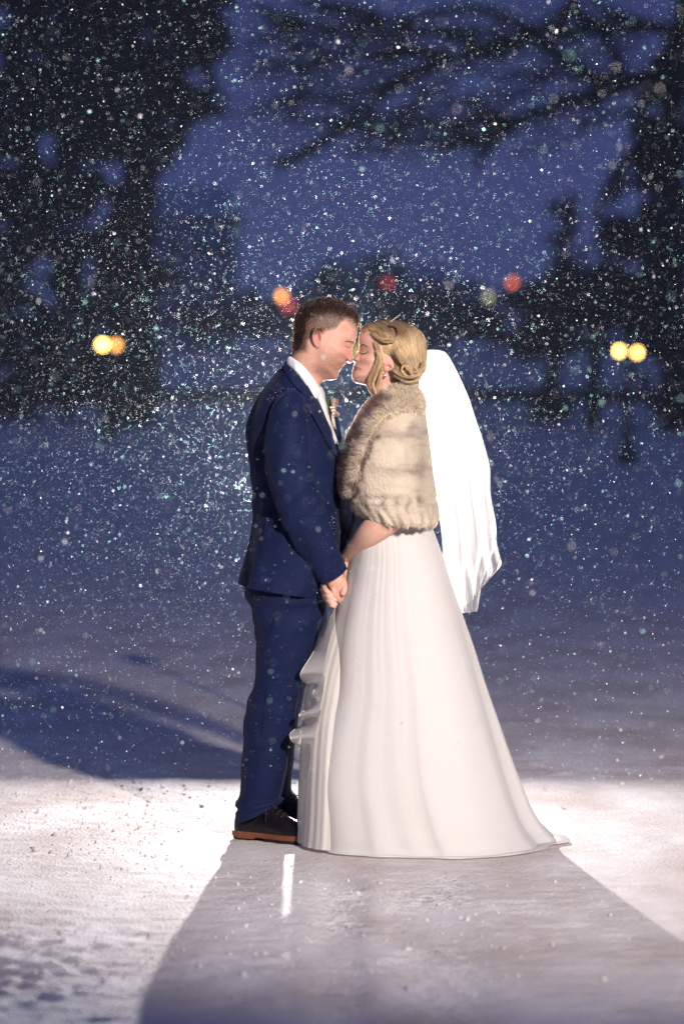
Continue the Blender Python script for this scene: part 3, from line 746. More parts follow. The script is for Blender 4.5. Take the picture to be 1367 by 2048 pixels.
BT = [(741, 796, 800, 792, .055, HY), (724, 812, 822, 806, .13, BYC+.01), (706, 845, 832, 835, .17, BYC), (693, 880, 838, 875, .165, BYC), (694, 925, 838, 925, .15, BYC), (714, 985, 830, 985, .115, BYC),
      (722, 1030, 832, 1030, .12, BYC), (722, 1090, 835, 1090, .13, BYC), (735, 1180, 830, 1180, .12, BYC)]
mb.add(*loft(BT, 60, 44))
for sd in (-1, 1): mb.add(*tube([P(780+sd*8, 1160, BYC+sd*.08), P(775+sd*8, 1380, BYC+sd*.08), P(772+sd*8, 1600, BYC+sd*.08), P(768+sd*8, 1660, BYC+sd*.08)], [.09, .06, .045, .035], 16, 24))
def barm(sd, wrist):
    Y = lambda a: BYC+sd*a
    return tube([P(800, 835, Y(.11)), P(806, 880, Y(.14)), P(808, 950, Y(.16)), P(803, 1000, Y(.165)), P(778, 1034, Y(.165)), P(745, 1062, Y(.145)), P(718, 1088, Y(wrist[3])), P(*wrist[:2], Y(wrist[2]))],
                [.05, .052, .048, .048, .050, .044, .034, .026], 18, 60)
mb.add(*barm(-1, (698, 1111, .02, .08))); mb.add(*barm(1, (710, 1111, .10, .13)))
# her near hand: palm behind his, four fingers wrapping round to the front from the left
q = lambda x, y, z: P(x, y, z)
mb.add(*tube([q(698, 1111, .06), q(686, 1135, .062), q(672, 1160, .060), q(661, 1180, .052)], [.025, .025, .032, .030], 16, 20, flat=.55))
NAILS = []
for i, (x0, y0, x1, y1, x2, y2, r) in enumerate(((646, 1171, 651, 1180, 664, 1191, .0083), (646, 1182, 654, 1191, 671, 1200.5, .0085), (649, 1192, 657, 1201, 672, 1209, .0082), (654, 1201, 661, 1209, 670, 1214, .0072))):
    z = -.046-.001*i
    mb.add(*tube([q(x0+14, y0-4, .050), q(x0+1, y0-2, .030), q(x0, y0, -.004), q(x1, y1, z+.006), q((x1+x2)/2, (y1+y2)/2, z-.002), q(x2, y2, z+.004)], [r*1.05, r*1.1, r*1.08, r*1.08, r, r*.78], 12, 26))
    NAILS.append((x2, y2, x1, y1, z-.0042, r))
mb.add(*tube([q(690, 1140, .055), q(694, 1160, .030), q(690, 1176, .012), q(684, 1186, .006)], [.012, .0105, .0095, .0075], 10, 16))
mb.add(*tube([q(710, 1111, .18), q(700, 1135, .185), q(690, 1160, .18), q(684, 1180, .165)], [.025, .025, .03, .028], 14, 18, flat=.55))
for k in range(4): mb.add(*tube([q(672+k*4, 1176+k*3, .17), q(664+k*3, 1184+k*4, .145), q(668+k*3, 1194+k*4, .11), q(678+k*2, 1198+k*3, .10)], [.0085, .0085, .008, .0065], 10, 18))
V, F = mb.get(); me = remesh(V, F, .0027, 'body', 1)
co = coords(me); px, py = uv(co); wy = np.abs(co[:, 1]-HY)
base = np.tile(np.array([.66, .40, .305]), (len(co), 1)); head = py < 800
base = base*(1+.08*(fbm(px*.3, py*.3, 3, 15)-.5))[:, None]
red = (G(px, py, 733, 722, 11, 8)*.9+G(px, py, 707, 720, 5, 4)*.7)[:, None]*head[:, None]
base = base+(np.array([.60, .24, .20])-base)*np.clip(red*.5, 0, .5)
lip = np.clip(1.5*G(px, py, 710, 734.6, 6.5, 2.3, 25)+1.5*G(px, py, 709, 740, 5, 2.2), 0, 1)*head
base = base+(np.array([.42, .05, .085])-base)*(lip*.85)[:, None]
shd = np.clip(1.2*G(px, py, 727, 701, 7, 4.5), 0, 1)*head; base = base+(np.array([.30, .15, .12])-base)*(shd*.6)[:, None]
cor = G(px, py, 719, 739.5, 2.0, 1.3)*head; base = base*(1-.6*cor[:, None])
set_col(me, np.clip(base, 0, 1)); me.materials.append(M['skin_f']); body_f = link('body', me, None, bride)
for s in (-1, 1): obj('eyelash', *face_line([(719, 705.5), (722, 707.6), (727, 708), (732, 706.2), (735.5, 702.8)], fw, .0014, .0021, side=s), M['lash'], bride)
for s in (-1, 1): obj('eyebrow', *face_line([(720, 694), (723, 689.6), (728, 689.4), (735, 694.5)], fw, .0008, .0017, side=s), M['brow'], bride)
for x2, y2, x1, y1, z, r in NAILS[:3]:
    dx, dy = (x2-x1), (y2-y1); L_ = math.hypot(dx, dy); dx /= L_; dy /= L_
    obj('nail', *tube([P(x2-dx*4, y2-dy*4, z), P(x2-dx*1, y2-dy*1, z), P(x2+dx*2.2, y2+dy*2.2, z+.002)], [.0034, .0040, .0026], 8, 6), M['nail'], bride)
obj('ring', *tube([P(668, 1194, -.046), P(667.5, 1196, -.054), P(667, 1198.5, -.050)], [.0016]*3, 6, 8), M['gem'], bride)
# bracelet of clear stones
bl = None
mb = MB()
for k in range(16):
    a = 2*math.pi*k/16; c = P(698, 1115, .065)+np.array([math.cos(a)*.030, math.sin(a)*.030, math.cos(a)*.014]); mb.add(*ball(c, .0042, 5, 6))
o = mb.build('bracelet', M['gem'], bride); o['kind'] = 'stuff'
mb = MB()
ex = P(769.5, 746, HY-.080)
er = obj('earring', *ball(ex, (.003, .002, .003), 7, 10), M['gem'], bride)
obj('drop', *ball(ex+np.array([.001, 0, -.010]), (.0036, .002, .005), 7, 10), M['gem'], er)
# near ear, half covered by hair
V, F = tube([P(764, 736, HY-.068), P(770, 729, HY-.074), P(778, 727, HY-.074), P(783, 733, HY-.070)], [.004, .005, .005, .004], 8, 20)
V2, F2 = ball(P(772, 736, HY-.066), (.012, .009, .013), 8, 12); mb = MB().add(V, F).add(V2, F2)
V, F = mb.get(); me = mesh_of('ear', V, F); set_col(me, np.tile([.68, .33, .28], (len(V), 1))); link('ear', me, M['skin_f'], body_f)

c3 = coords(body_f.data); a3, b3 = uv(c3)
peach_fuzz(body_f.data, (b3 < 900) & (a3 < 760), 14000, bride, 52)
peach_fuzz(body_f.data, (b3 > 1020) & (b3 < 1230), 5000, bride, 53)
# ---- hair: moulded mass with strands combed over it
hair_out = closed_spline([(722, 661), (727, 653), (738, 647), (752, 643), (768, 640), (785, 640), (803, 643), (822, 650), (838, 662), (848, 678), (852, 695), (852, 712), (849, 730), (845, 748), (838, 760), (826, 768), (812, 772), (798, 770), (787, 762), (781, 748), (777, 732), (768, 722), (759, 718), (752, 708), (750, 694), (748, 682), (740, 672), (731, 666)], 5)
def hw(x, y, d):
    u = np.clip(d/.072, 0, 1); w = .094*np.sqrt(1-(1-u)**2)
    w = w-.010*np.clip((y-735)/25, 0, 1)
    w = w+.010*G(x, y, 822, 745, 18, 13)+.006*G(x, y, 772, 665, 20, 9)-.002*G(x, y, 800, 700, 9, 26, 55)-.004*G(x, y, 818, 722, 20, 5, -25)-.004*G(x, y, 786, 660, 16, 4, 30)
    w = w-.010*G(x, y, 823, 737, 4, 3)
    return np.maximum(w, .0005)
V, F = inflate(hair_out, HY, hw, 1.6)
me = mesh_of('hair', V, F)
def hair_col(px, py, jit=0):
    t = fbm(px*.12+py*.05, py*.12, 3, 71)[:, None]
    root = np.clip(1.1*G(px, py, 790, 650, 45, 14)+.9*G(px, py, 800, 668, 20, 14)+.7*G(px, py, 822, 722, 14, 8)+.8*G(px, py, 797, 762, 14, 8)+.5*G(px, py, 762, 662, 24, 10), 0, 1)[:, None]
    c = np.array([.72, .52, .30])*(.75+.5*t); c = c+(np.array([.20, .115, .05])-c)*root*.85
    return c
co = coords(me); px, py = uv(co); set_col(me, hair_col(px, py)*.5)
hairb = link('hair', me, M['hair_f'], bride)
guides = [  # combed lines, front to back
 [(724, 660), (738, 668), (747, 680), (752, 698), (757, 716), (766, 732), (776, 744)],
 [(730, 652), (748, 660), (758, 678), (762, 698), (768, 716), (780, 736), (792, 752)],
 [(742, 646), (762, 656), (770, 674), (776, 696), (786, 718), (800, 740), (812, 752)],
 [(758, 642), (778, 652), (786, 668), (794, 690), (806, 714), (820, 734), (828, 746)],
 [(775, 640), (795, 650), (808, 664), (816, 688), (824, 712), (832, 732), (830, 748)],
 [(795, 642), (814, 652), (828, 666), (834, 690), (838, 712), (838, 732), (826, 750)],
 [(815, 647), (832, 658), (844, 674), (848, 696), (848, 716), (844, 738), (822, 756)],
 [(832, 657), (844, 668), (850, 684), (851, 702), (850, 722), (846, 746), (818, 762)]]
GD = np.array([crom(g, 30) for g in guides])
ribb = []; 
def comb(n, m_rows, seed, off, rad, amp=2.2, far=False):
    r = np.random.default_rng(seed); VV = []; FF = []; CC = []; base = 0
    for k in range(n):
        u = r.uniform(0, len(GD)-1.001); i = int(u); f = u-i
        A = GD[i]*(1-f)+GD[i+1]*f; a0 = r.integers(0, 10); a1 = r.integers(18, 30); A = A[a0:a1]
        ph = r.uniform(0, 6.28); wob = amp*np.sin(np.linspace(0, 4, len(A))+ph)*np.linspace(.3, 1, len(A))
        A = A+np.column_stack([wob, -wob*.4])
        d = dist_poly(hair_out, A)*(DIST+HY)/FPX; ins = inside_poly(hair_out, A)
        w = hw(A[:, 0], A[:, 1], np.where(ins, d, 0))+off+r.uniform(-.001, .003)
        sgn = 1 if far else -1
        pts = [P(x, y, HY+sgn*ww) for (x, y), ww in zip(A, w)]
        n_ = len(pts); v, f_ = tube(pts, rad*np.interp(np.linspace(0, 1, n_), [0, .2, .8, 1], [.4, 1, 1, .2])*r.uniform(.6, 1.6), 4, None, caps=False)
        VV.append(v); FF += [tuple(q_+base for q_ in t) for t in f_]; base += len(v)
        pv, qv = uv(v); CC.append(hair_col(pv, qv)*r.uniform(.55, 1.45))
    return np.concatenate(VV), FF, np.concatenate(CC)
V, F, C = comb(1700, 0, 5, .0005, .00085); V2, F2, C2 = comb(300, 0, 6, .0005, .0012, far=True)
mb = MB().add(V, F).add(V2, F2); V, F = mb.get(); me = mesh_of('hair_strands', V, F); set_col(me, np.vstack([C, C2])); o = link('hair_strands', me, M['hair_f'], hairb); o['kind'] = 'stuff'
# curls of the bun and loose locks
def lock(name, pts, yoff, n, spread, rad, seed, taper=True):
    r = np.random.default_rng(seed); mb = MB(); CC = []
    A = crom([(p[0], p[1], HY-p[2]) for p in pts], 34)
    for k in range(n):
        ox, oy, oz = r.normal(0, spread, 3); t = np.linspace(0, 1, 34); sp = (1-.5*t) if taper else 1
        pp = [P(x+ox*s_, y+oy*s_*.6, z+oz*s_*.0016) for (x, y, z), s_ in zip(A, np.ones(34)*sp)]
        v, f = tube(pp, rad*np.interp(t, [0, .1, .8, 1], [.5, 1, .9, .1]), 4, None, caps=False); mb.add(v, f)
        pv, qv = uv(v); CC.append(hair_col(pv, qv)*r.uniform(.6, 1.4)*(1.0))
    V, F = mb.get(); me = mesh_of(name, V, F); set_col(me, np.concatenate(CC)); o = link(name, me, M['hair_f'], hairb); o['kind'] = 'stuff'; return o
lock('curl', [(752, 672, .080), (766, 683, .098), (785, 682, .104), (796, 668, .102), (793, 655, .094), (778, 650, .086)], 0, 120, 1.75, .0008, 11)
lock('curl', [(745, 664, .070), (757, 676, .092), (776, 680, .103), (792, 676, .106), (799, 662, .1)], 0, 120, 2.0, .0008, 12)
lock('curl', [(790, 700, .100), (806, 724, .104), (826, 742, .104), (842, 738, .096), (846, 722, .085)], 0, 140, 2.5, .0008, 13)
lock('curl', [(786, 738, .094), (800, 750, .103), (820, 754, .108), (838, 746, .1), (843, 730, .09)], 0, 140, 2.5, .0008, 14)
lock('curl', [(790, 752, .09), (806, 762, .098), (824, 764, .094), (838, 756, .08), (836, 740, .085)], 0, 120, 2.25, .0008, 15)
lock('curl', [(812, 752, .106), (803, 742, .110), (806, 732, .111), (816, 733, .111), (819, 742, .110)], 0, 40, 1.0, .0011, 16)
lock('curl', [(829, 752, .103), (820, 745, .110), (823, 735, .112), (831, 737, .108), (833, 745, .104)], 0, 30, .9, .0011, 17)
lock('loose_lock', [(749, 684, .074), (756, 705, .088), (755, 722, .090), (746, 742, .082), (738, 762, .072), (740, 775, .070)], 0, 92, 1.9500000000000002, .0006, 18)
lock('loose_lock', [(756, 700, .088), (760, 722, .090), (754, 744, .084), (746, 766, .076), (750, 782, .074), (754, 792, .075)], 0, 80, 1.8199999999999998, .0006, 19)
lock('loose_lock', [(760, 712, .088), (764, 735, .088), (758, 756, .080), (755, 775, .074), (757, 790, .075), (752, 797, .078)], 0, 52, 1.4300000000000002, .0006, 20)
lock('loose_lock', [(738, 656, .05), (732, 661, .055), (724, 664, .04), (720, 659, .03), (724, 652, .02)], 0, 8, .7, .0006, 21)
mb = MB(); CC = []
for k in range(60):      # fly-away hairs catching the back light
    i = rng.integers(0, 90); p = hair_out[i]; c_ = np.array([790, 705]); d_ = (p-c_)/np.linalg.norm(p-c_); s_ = rng.normal(0, 1); L_ = rng.uniform(3, 9)
    t_ = np.array([-d_[1], d_[0]])*s_
    if p[1] > 770 or p[0] < 722: continue
    mb.add(*tube([P(*(p-d_*3), HY), P(*(p+d_*L_*.5+t_*L_*.4), HY+rng.normal(0, .01)), P(*(p+d_*L_*.7+t_*L_), HY+rng.normal(0, .015))], [.0004]*3, 3, 6))
V, F = mb.get(); me = mesh_of('flyaway_hair', V, F); set_col(me, np.tile([.6, .45, .25], (len(V), 1))); o = link('flyaway_hair', me, M['hair_f'], hairb); o['kind'] = 'stuff'
obj('hair_pin', *tube([P(778, 645, .06), P(789, 637, .06), P(799, 629.5, .06)], [.0016, .0016, .001], 6, 8), M['twine'], bride)

# ---- gown
SKL, SKR = 0, 0
S = [(712, 1010, 842, 1010, .135, BYC), (706, 1060, 862, 1052, .15, BYC), (698, 1112, 884, 1112, .18, BYC), (680, 1180, 905, 1180, .21, BYC), (664, 1240, 926, 1240, .24, BYC), (653, 1300, 946, 1300, .265, BYC),
     (645, 1370, 967, 1370, .29, BYC), (627, 1430, 987, 1430, .31, BYC), (610, 1500, 1010, 1500, .335, BYC), (603, 1560, 1031, 1560, .355, BYC), (608, 1615, 1052, 1615, .37, BYC), (610, 1650, 1072, 1650, .385, BYC),
     (608, 1672, 1088, 1668, .39, BYC), (606, 1681, 1100, 1681, .40, BYC)]
def sk(t, th, r):
    g = np.clip(t*1.15, 0, 1)
    w = th+.10*np.sin(3*th)+.05*t*np.sin(5*th+1)
    f = .75*np.sin(5*w+.6)+.45*np.sin(11*w+2.2+.9*t)*(.5+.5*np.sin(2*th+1))+.16*np.sin(19*w+1.0)*(.5+.5*np.sin(3*th))
    fold = np.sign(f)*np.abs(f)**.8
    fine = np.sin(47*th+1.3*np.sin(3*th))+.7*np.sin(71*th+2)
    return (.005+.054*g**1.1)*fold+.0035*fine*np.clip(1.0-t*1.5, .06, 1)*(.5+.5*np.sin(4*th+2))+.045*g**3*np.sin(3*th+.8)*.5
NS, MS = 150, 420
V, F = loft(S, NS, MS, 2.0, sk, cap=(False, False))
V[:, 2] = np.maximum(V[:, 2], .006)
# the hem spreads out over the snow as a short train
n0 = len(V); last = V[-MS:].copy(); mid = last.mean(0); rings = []
for k, (gx, zz) in enumerate(((1.015, .012), (1.03, .010), (1.04, .006), (1.045, .002))):
    R_ = mid+(last-mid)*gx; ang = np.arctan2(last[:, 1]-mid[1], last[:, 0]-mid[0]); R_[:, 0] += .008*k*np.clip(np.cos(ang), 0, 1)**3
    keepl = np.clip(-np.cos(ang), 0, 1)[:, None]; R_ = R_*(1-keepl)+last*keepl
    R_[:, 2] = zz*.45+.0015*np.sin(ang*13+1)*(k < 3)+.003; rings.append(R_)
V = np.vstack([V]+rings); nf = (NS+4)
F = grid_faces(nf, MS)
gown = obj('gown', V, F, M['dress'], bride)
# bodice
BD = [(700, 858, 836, 850, .172, BYC), (689, 882, 842, 878, .172, BYC), (689, 925, 842, 925, .158, BYC), (703, 985, 840, 985, .132, BYC), (708, 1030, 846, 1030, .147, BYC)]
obj('bodice', *loft(BD, 30, 60, cap=(False, False)), M['dress'], gown)
# cascade of ruffles down the front (left) edge: three flounces
def flounce(edge, inner, depth, name='flounce', waves=3.0, seed=0, m=M['tulle']):
    n = 70; A = crom(edge, n); B = crom(inner, n); V = []; F = []; k = 9
    for i in range(n):
        for j in range(k):
            t = j/(k-1); x, y = B[i]*(1-t)+A[i]*t
            yy = BYC-.15*(1-t)-.07+depth*t**1.3*math.sin(i/n*6.28*waves+seed)
            V.append(P(x, y, yy))
    for i in range(n-1):
        for j in range(k-1): a = i*k+j; F.append((a, a+1, a+k+1, a+k))
    o = obj(name, V, F, m, gown)
    rim = [V[i*k+k-1] for i in range(n)]; obj('hem', *tube(rim, [.0022]*n, 6), M['dress'], o)
    return o
flounce([(661, 1232), (645, 1272), (622, 1312), (603, 1342), (601, 1354), (612, 1366), (625, 1372), (634, 1380)], [(668, 1236), (660, 1275), (652, 1310), (648, 1335), (646, 1345), (645, 1350), (644, 1356), (643, 1362)], .05, waves=1.6, seed=.4)
flounce([(640, 1352), (630, 1376), (622, 1395), (618, 1412), (604, 1424), (598, 1430), (603, 1440), (620, 1444), (632, 1450)], [(650, 1352), (647, 1376), (645, 1390), (643, 1400), (641, 1410), (640, 1418), (639, 1426), (637, 1432), (636, 1438)], .06, waves=2.2, seed=2.4)
flounce([(634, 1420), (618, 1440), (596, 1455), (581, 1466), (580, 1474), (586, 1484), (598, 1489), (612, 1500), (610, 1540)], [(642, 1420), (638, 1440), (634, 1452), (632, 1460), (630, 1468), (628, 1476), (627, 1484), (625, 1500), (622, 1540)], .06, waves=2.0, seed=4.4)
# sheer underlayer showing at the lower left
UL = [(672, 1200, 780, 1200, .10, BYC+.02), (636, 1290, 760, 1290, .16, BYC+.02), (610, 1400, 740, 1400, .22, BYC+.02), (602, 1480, 730, 1480, .27, BYC+.03), (597, 1560, 730, 1560, .29, BYC+.03), (594, 1630, 730, 1630, .30, BYC+.03), (590, 1676, 730, 1676, .31, BYC+.03)]
def ul(t, th, r): return .007*np.sin(13*th)+.006*np.sin(29*th+1+2*t)
V, F = loft(UL, 60, 200, 2, ul, cap=(False, False)); V[:, 2] = np.maximum(V[:, 2], .01)
obj('underskirt', V, F, M['tulle'], gown)

# ---- fur stole
FS = [(762, 786, 838, 778, .062, HY), (744, 806, 844, 796, .115, BYC+.01), (722, 834, 850, 826, .185, BYC), (701, 872, 855, 862, .222, BYC), (688, 908, 860, 900, .238, BYC), (682, 950, 865, 945, .245, BYC), (684, 985, 872, 988, .250, BYC),
      (693, 1010, 877, 1018, .252, BYC), (718, 1034, 874, 1042, .248, BYC), (735, 1042, 866, 1052, .238, BYC)]
def fd_(t, th, r):
    ruff = np.clip((t-.72)/.2, 0, 1)
    return .012*np.sin(th*5+1)+ruff*(.030*np.sin(th*17+2)+.022*np.sin(th*29))+.035*np.exp(-((t-.78)/.05)**2)*(-1)*(.5+.5*np.sin(th*17+2))-.03*np.exp(-((t-.70)/.02)**2)
V, F = loft(FS, 90, 150, 2.15, fd_, cap=(False, False))
Vi, Fi = loft([(r[0]+6, r[1]+1, r[2]-6, r[3]+1, r[4]-.012, r[5]) for r in FS], 40, 150, 2.15, None, cap=(False, False)); Fi = [f[::-1] for f in Fi]
fsy = surf_y(FS, -1, 2.15); fsyf = surf_y(FS, 1, 2.15)
def fur_col(px, py):
    c = np.tile(np.array([.75, .64, .49]), (len(px), 1))
    n = fbm(px*.05, py*.05, 4, 90); st_ = fbm(px*.035+3, py*.11, 3, 93)
    c = c*(.90+.22*n)[:, None]
    # dark guard-hair bands of the pelts, plus shade painted along collar edge, fold and gathers
    px0, py0 = px, py; px = px+14*(fbm(px*.06, py*.06, 3, 96)-.5)*2; py = py+16*(fbm(px*.05+9, py*.07, 3, 97)-.5)*2
    band = .42*G(px, py, 790, 862, 60, 11)+.55*G(px, py, 820, 885, 60, 12)*0+.42*G(px, py, 800, 940, 55, 8)+.3*G(px, py, 840, 930, 13, 60)+.2*G(px, py, 812, 905, 9, 50)
    band = band+.85*G(px, py, 700, 905, 10, 60, 18)*0
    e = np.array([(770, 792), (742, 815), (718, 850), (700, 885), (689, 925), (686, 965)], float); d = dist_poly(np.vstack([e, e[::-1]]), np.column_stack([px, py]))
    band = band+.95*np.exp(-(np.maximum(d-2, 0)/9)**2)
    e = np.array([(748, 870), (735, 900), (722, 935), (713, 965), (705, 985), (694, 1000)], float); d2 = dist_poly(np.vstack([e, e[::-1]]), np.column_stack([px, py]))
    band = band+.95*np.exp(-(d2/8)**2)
    for x, y, a in ((732, 985, 70), (760, 1000, 110), (791, 1003, 100), (815, 1010, 85), (838, 1000, 80), (728, 1005, 60)): band = band+.6*G(px, py, x, y, 13, 4.5, a)
    band = band+.35*np.clip(st_*2.2-1.0, 0, 1)+.35*G(px, py, 745, 790, 12, 10)
    b = np.clip(band, 0, 1)[:, None]; return np.clip(c*(1-b)+np.array([.13, .075, .08])*b, 0, 1)
mb = MB().add(V, F).add(Vi, Fi); V_, F_ = mb.get(); me = mesh_of('fur_stole', V_, F_); px, py = uv(V_); set_col(me, fur_col(px, py)*.75)
stole = link('fur_stole', me, M['fur_base'], bride)
collar = closed_spline([(793, 771), (812, 768), (832, 775), (843, 792), (847, 812), (838, 826), (818, 822), (795, 824), (772, 836), (754, 855), (740, 882), (728, 915), (717, 950), (706, 978), (694, 992), (685, 985), (680, 950), (682, 915), (692, 885), (706, 856), (724, 828), (746, 800), (768, 783)], 4)
fsyc = lambda x, y: np.minimum(fsy(x, y), HY-.05-.02*np.clip((y-770)/40, 0, 1))
Vc, Fc = patch(collar, fsyc, .004, .004, .022, 14, 3.0)
me = mesh_of('fur_collar', Vc, Fc); px, py = uv(Vc); set_col(me, fur_col(px, py)*.75); fcol = link('fur_collar', me, M['fur_base'], stole)
Vf, Ff = patch(collar+np.array([4, 0]), lambda x, y: np.maximum(fsyf(x, y), HY+.05), .004, .004, .022, 14, 5.0, sign=1)
me = mesh_of('fur_collar', Vf, Ff); px, py = uv(Vf); set_col(me, fur_col(px, py)*.75); link('fur_collar', me, M['fur_base'], stole)
FP = [(705, 1020, 790, 1030, .05, .17), (700, 1060, 775, 1062, .055, .16), (692, 1092, 762, 1088, .055, .14), (692, 1110, 745, 1106, .045, .13), (700, 1116, 728, 1112, .02, .12)]
Vp, Fp = loft(FP, 24, 40); me = mesh_of('fur_panel', Vp, Fp); px, py = uv(Vp); set_col(me, fur_col(px, py)*.8); link('fur_panel', me, M['fur_base'], stole)
def fur_on(V, F, n, lo, hi, seed, dirf, keep=None):
    r = np.random.default_rng(seed); T = []
    for f in F:
        if len(f) == 3: T.append(f)
        elif len(f) == 4: T += [(f[0], f[1], f[2]), (f[0], f[2], f[3])]
    T = np.array(T); A, B, C = V[T[:, 0]], V[T[:, 1]], V[T[:, 2]]; N = np.cross(B-A, C-A); ar = np.linalg.norm(N, axis=1); k = r.choice(len(T), n, p=ar/ar.sum())
    a = r.random((n, 1)); b = r.random((n, 1)); m_ = (a+b) > 1; a = np.where(m_, 1-a, a); b = np.where(m_, 1-b, b)
    p = A[k]+(B[k]-A[k])*a+(C[k]-A[k])*b; nn = N[k]/(ar[k][:, None]+1e-12)
    px, py = uv(p); d = dirf(px, py, nn)+r.normal(0, .22, (n, 3)); c = fur_col(px, py)*r.uniform(.6, 1.5, (n, 1))
    return p, d, r.uniform(lo, hi, n), np.clip(c, 0, 1)
down = lambda px, py, nn: nn*.75+np.array([.05, 0, -.9])
out_ = lambda px, py, nn: nn*1.0+np.array([-.35, 0, -.35])
a1 = fur_on(V, F, 60000, .011, .020, 1, down); a2 = fur_on(Vc, Fc, 30000, .011, .020, 2, out_); a3 = fur_on(Vf, Ff, 3000, .010, .017, 3, out_); a4 = fur_on(Vp, Fp, 5000, .010, .016, 4, down)
pp, dd, ln, cc = [np.concatenate(z) for z in zip(a1, a2, a3, a4)]
o = strands(pp, dd, ln, np.full(len(pp), .0007), cc, 2, .35, 9, 'fur_pile', M['fur'], stole); o['kind'] = 'stuff'

# ---- veil: two layers of tulle hanging from the back of the head
def veil(Lr, Rr, yb, amp, name, seed, hem=True):
    n, m = 70, 90; L_ = crom(Lr, n); R_ = crom(Rr, n); V = []
    for i in range(n):
        t = i/(n-1)
        for j in range(m):
            s = j/(m-1); x = L_[i][0]*(1-s)+R_[i][0]*s; y = L_[i][1]*(1-s)+R_[i][1]*s
            th_ = s*math.pi
            yy = yb+.13*t**.6*math.cos(th_)*(1 if seed else -1)+amp*t**.7*(math.sin(s*21+seed+t*1.5)+.5*math.sin(s*37+seed*2))
            V.append(P(x, y, yy))
    V = np.array(V); F = [(i*m+j, i*m+j+1, (i+1)*m+j+1, (i+1)*m+j) for i in range(n-1) for j in range(m-1)]
    o = obj(name, V, F, M['veil'], vl)
    rim = [V[i*m] for i in range(n)]+[V[(n-1)*m+j] for j in range(m)]+[V[i*m+m-1] for i in range(n-1, -1, -1)]
    obj('corded_edge', *tube(rim, [.0013]*len(rim), 5), M['dress'], o)
    return o
vl = empty('veil', P(846, 715, .1), None, None); vl.parent = bride; vl.matrix_parent_inverse = bride.matrix_world.inverted()
for k in list(vl.keys()): del vl[k]
veil([(843, 722), (838, 760), (836, 800), (846, 850), (853, 905), (857, 955), (862, 995), (876, 1028), (884, 1080), (886, 1130), (890, 1150), (903, 1190), (918, 1226)],
     [(848, 700), (886, 703), (903, 728), (930, 790), (948, 838), (964, 882), (978, 932), (979, 980), (986, 1030), (992, 1085), (998, 1112), (1001, 1130), (984, 1150)], .16, .018, 'veil_layer', 1.3)
veil([(843, 716), (838, 760), (838, 800), (848, 850), (855, 905), (862, 955), (870, 995), (882, 1028), (888, 1080), (892, 1130), (898, 1165), (908, 1195), (920, 1226)],
     [(856, 700), (888, 705), (906, 730), (934, 790), (950, 838), (965, 882), (978, 935), (980, 990), (990, 1045), (990, 1085), (976, 1130), (962, 1170), (953, 1222)], .26, .015, 'veil_layer', 3.1)

# ================================================================== THE PARK BEHIND
def FP_(px, py, d): return P(px, py, d-DIST)
def limb(mb, pts, d, r0, r1, yj=0.0, m=7, n=None):
    k = len(pts); A = [FP_(x, y, d)+np.array([0, yj*i, 0]) for i, (x, y) in enumerate(pts)]
    mb.add(*tube(A, np.linspace(r0, r1, k), m, n or k*5))
def foliage(blobs, d, size, dens, seed, thin=1.0, drop=0.0):
    """needle clumps: small bent faces spread through the volume of each bough"""
    r = np.random.default_rng(seed); VV = []
    for (x, y, rx, ry) in blobs:
        c = FP_(x, y, d); s = d/FPX; n = int(dens*rx*ry/900)
        u = r.normal(size=(n, 3)); u /= np.linalg.norm(u, axis=1)[:, None]; u *= r.random((n, 1))**.45
        p = c+u*np.array([rx*s, max(rx, ry)*s*.8, ry*s])
        k = fbm(p[:, 0]*.9, p[:, 2]*1.4, 3, 7); p = p[k > .34]
        VV.append(p)
    p = np.concatenate(VV); n = len(p)
    a = r.normal(size=(n, 3)); a /= np.linalg.norm(a, axis=1)[:, None]; b = np.cross(a, r.normal(size=(n, 3))); b /= np.linalg.norm(b, axis=1)[:, None]
    sz = size*r.uniform(.5, 1.4, (n, 1)); a = a*sz; b = b*sz*.45; dn = np.array([0, 0, -.25])*sz
    V = np.stack([p-a+dn, p+b, p+a+dn, p-b], 1).reshape(-1, 3); F = (np.arange(n)*4)[:, None]+np.array([0, 1, 2, 3])
    return V, F
def tree(name, label, cat, base, d, trunk, limbs, blobs, size=.42, dens=60, seed=1, group=None, lr=(.16, .05), crownname='crown', tr=(.6, .2)):
    e = empty(name, FP_(*base, d), label, cat, group)
    mb = MB(); limb(mb, trunk, d, tr[0], tr[1], 0, 10, 30); mb.build('trunk', M['bark'], e)
    for i, L in enumerate(limbs):
        mb = MB(); limb(mb, L, d, L_r(L, lr)[0], L_r(L, lr)[1], (-1)**i*.25, 7); mb.build('limb', M['bark'], e)
    if blobs:
        V, F = foliage(blobs, d, size, dens*1.6, seed); o = obj(crownname, V, F, M['needles'], e, smooth=False)
    return e
def L_r(L, lr): return lr
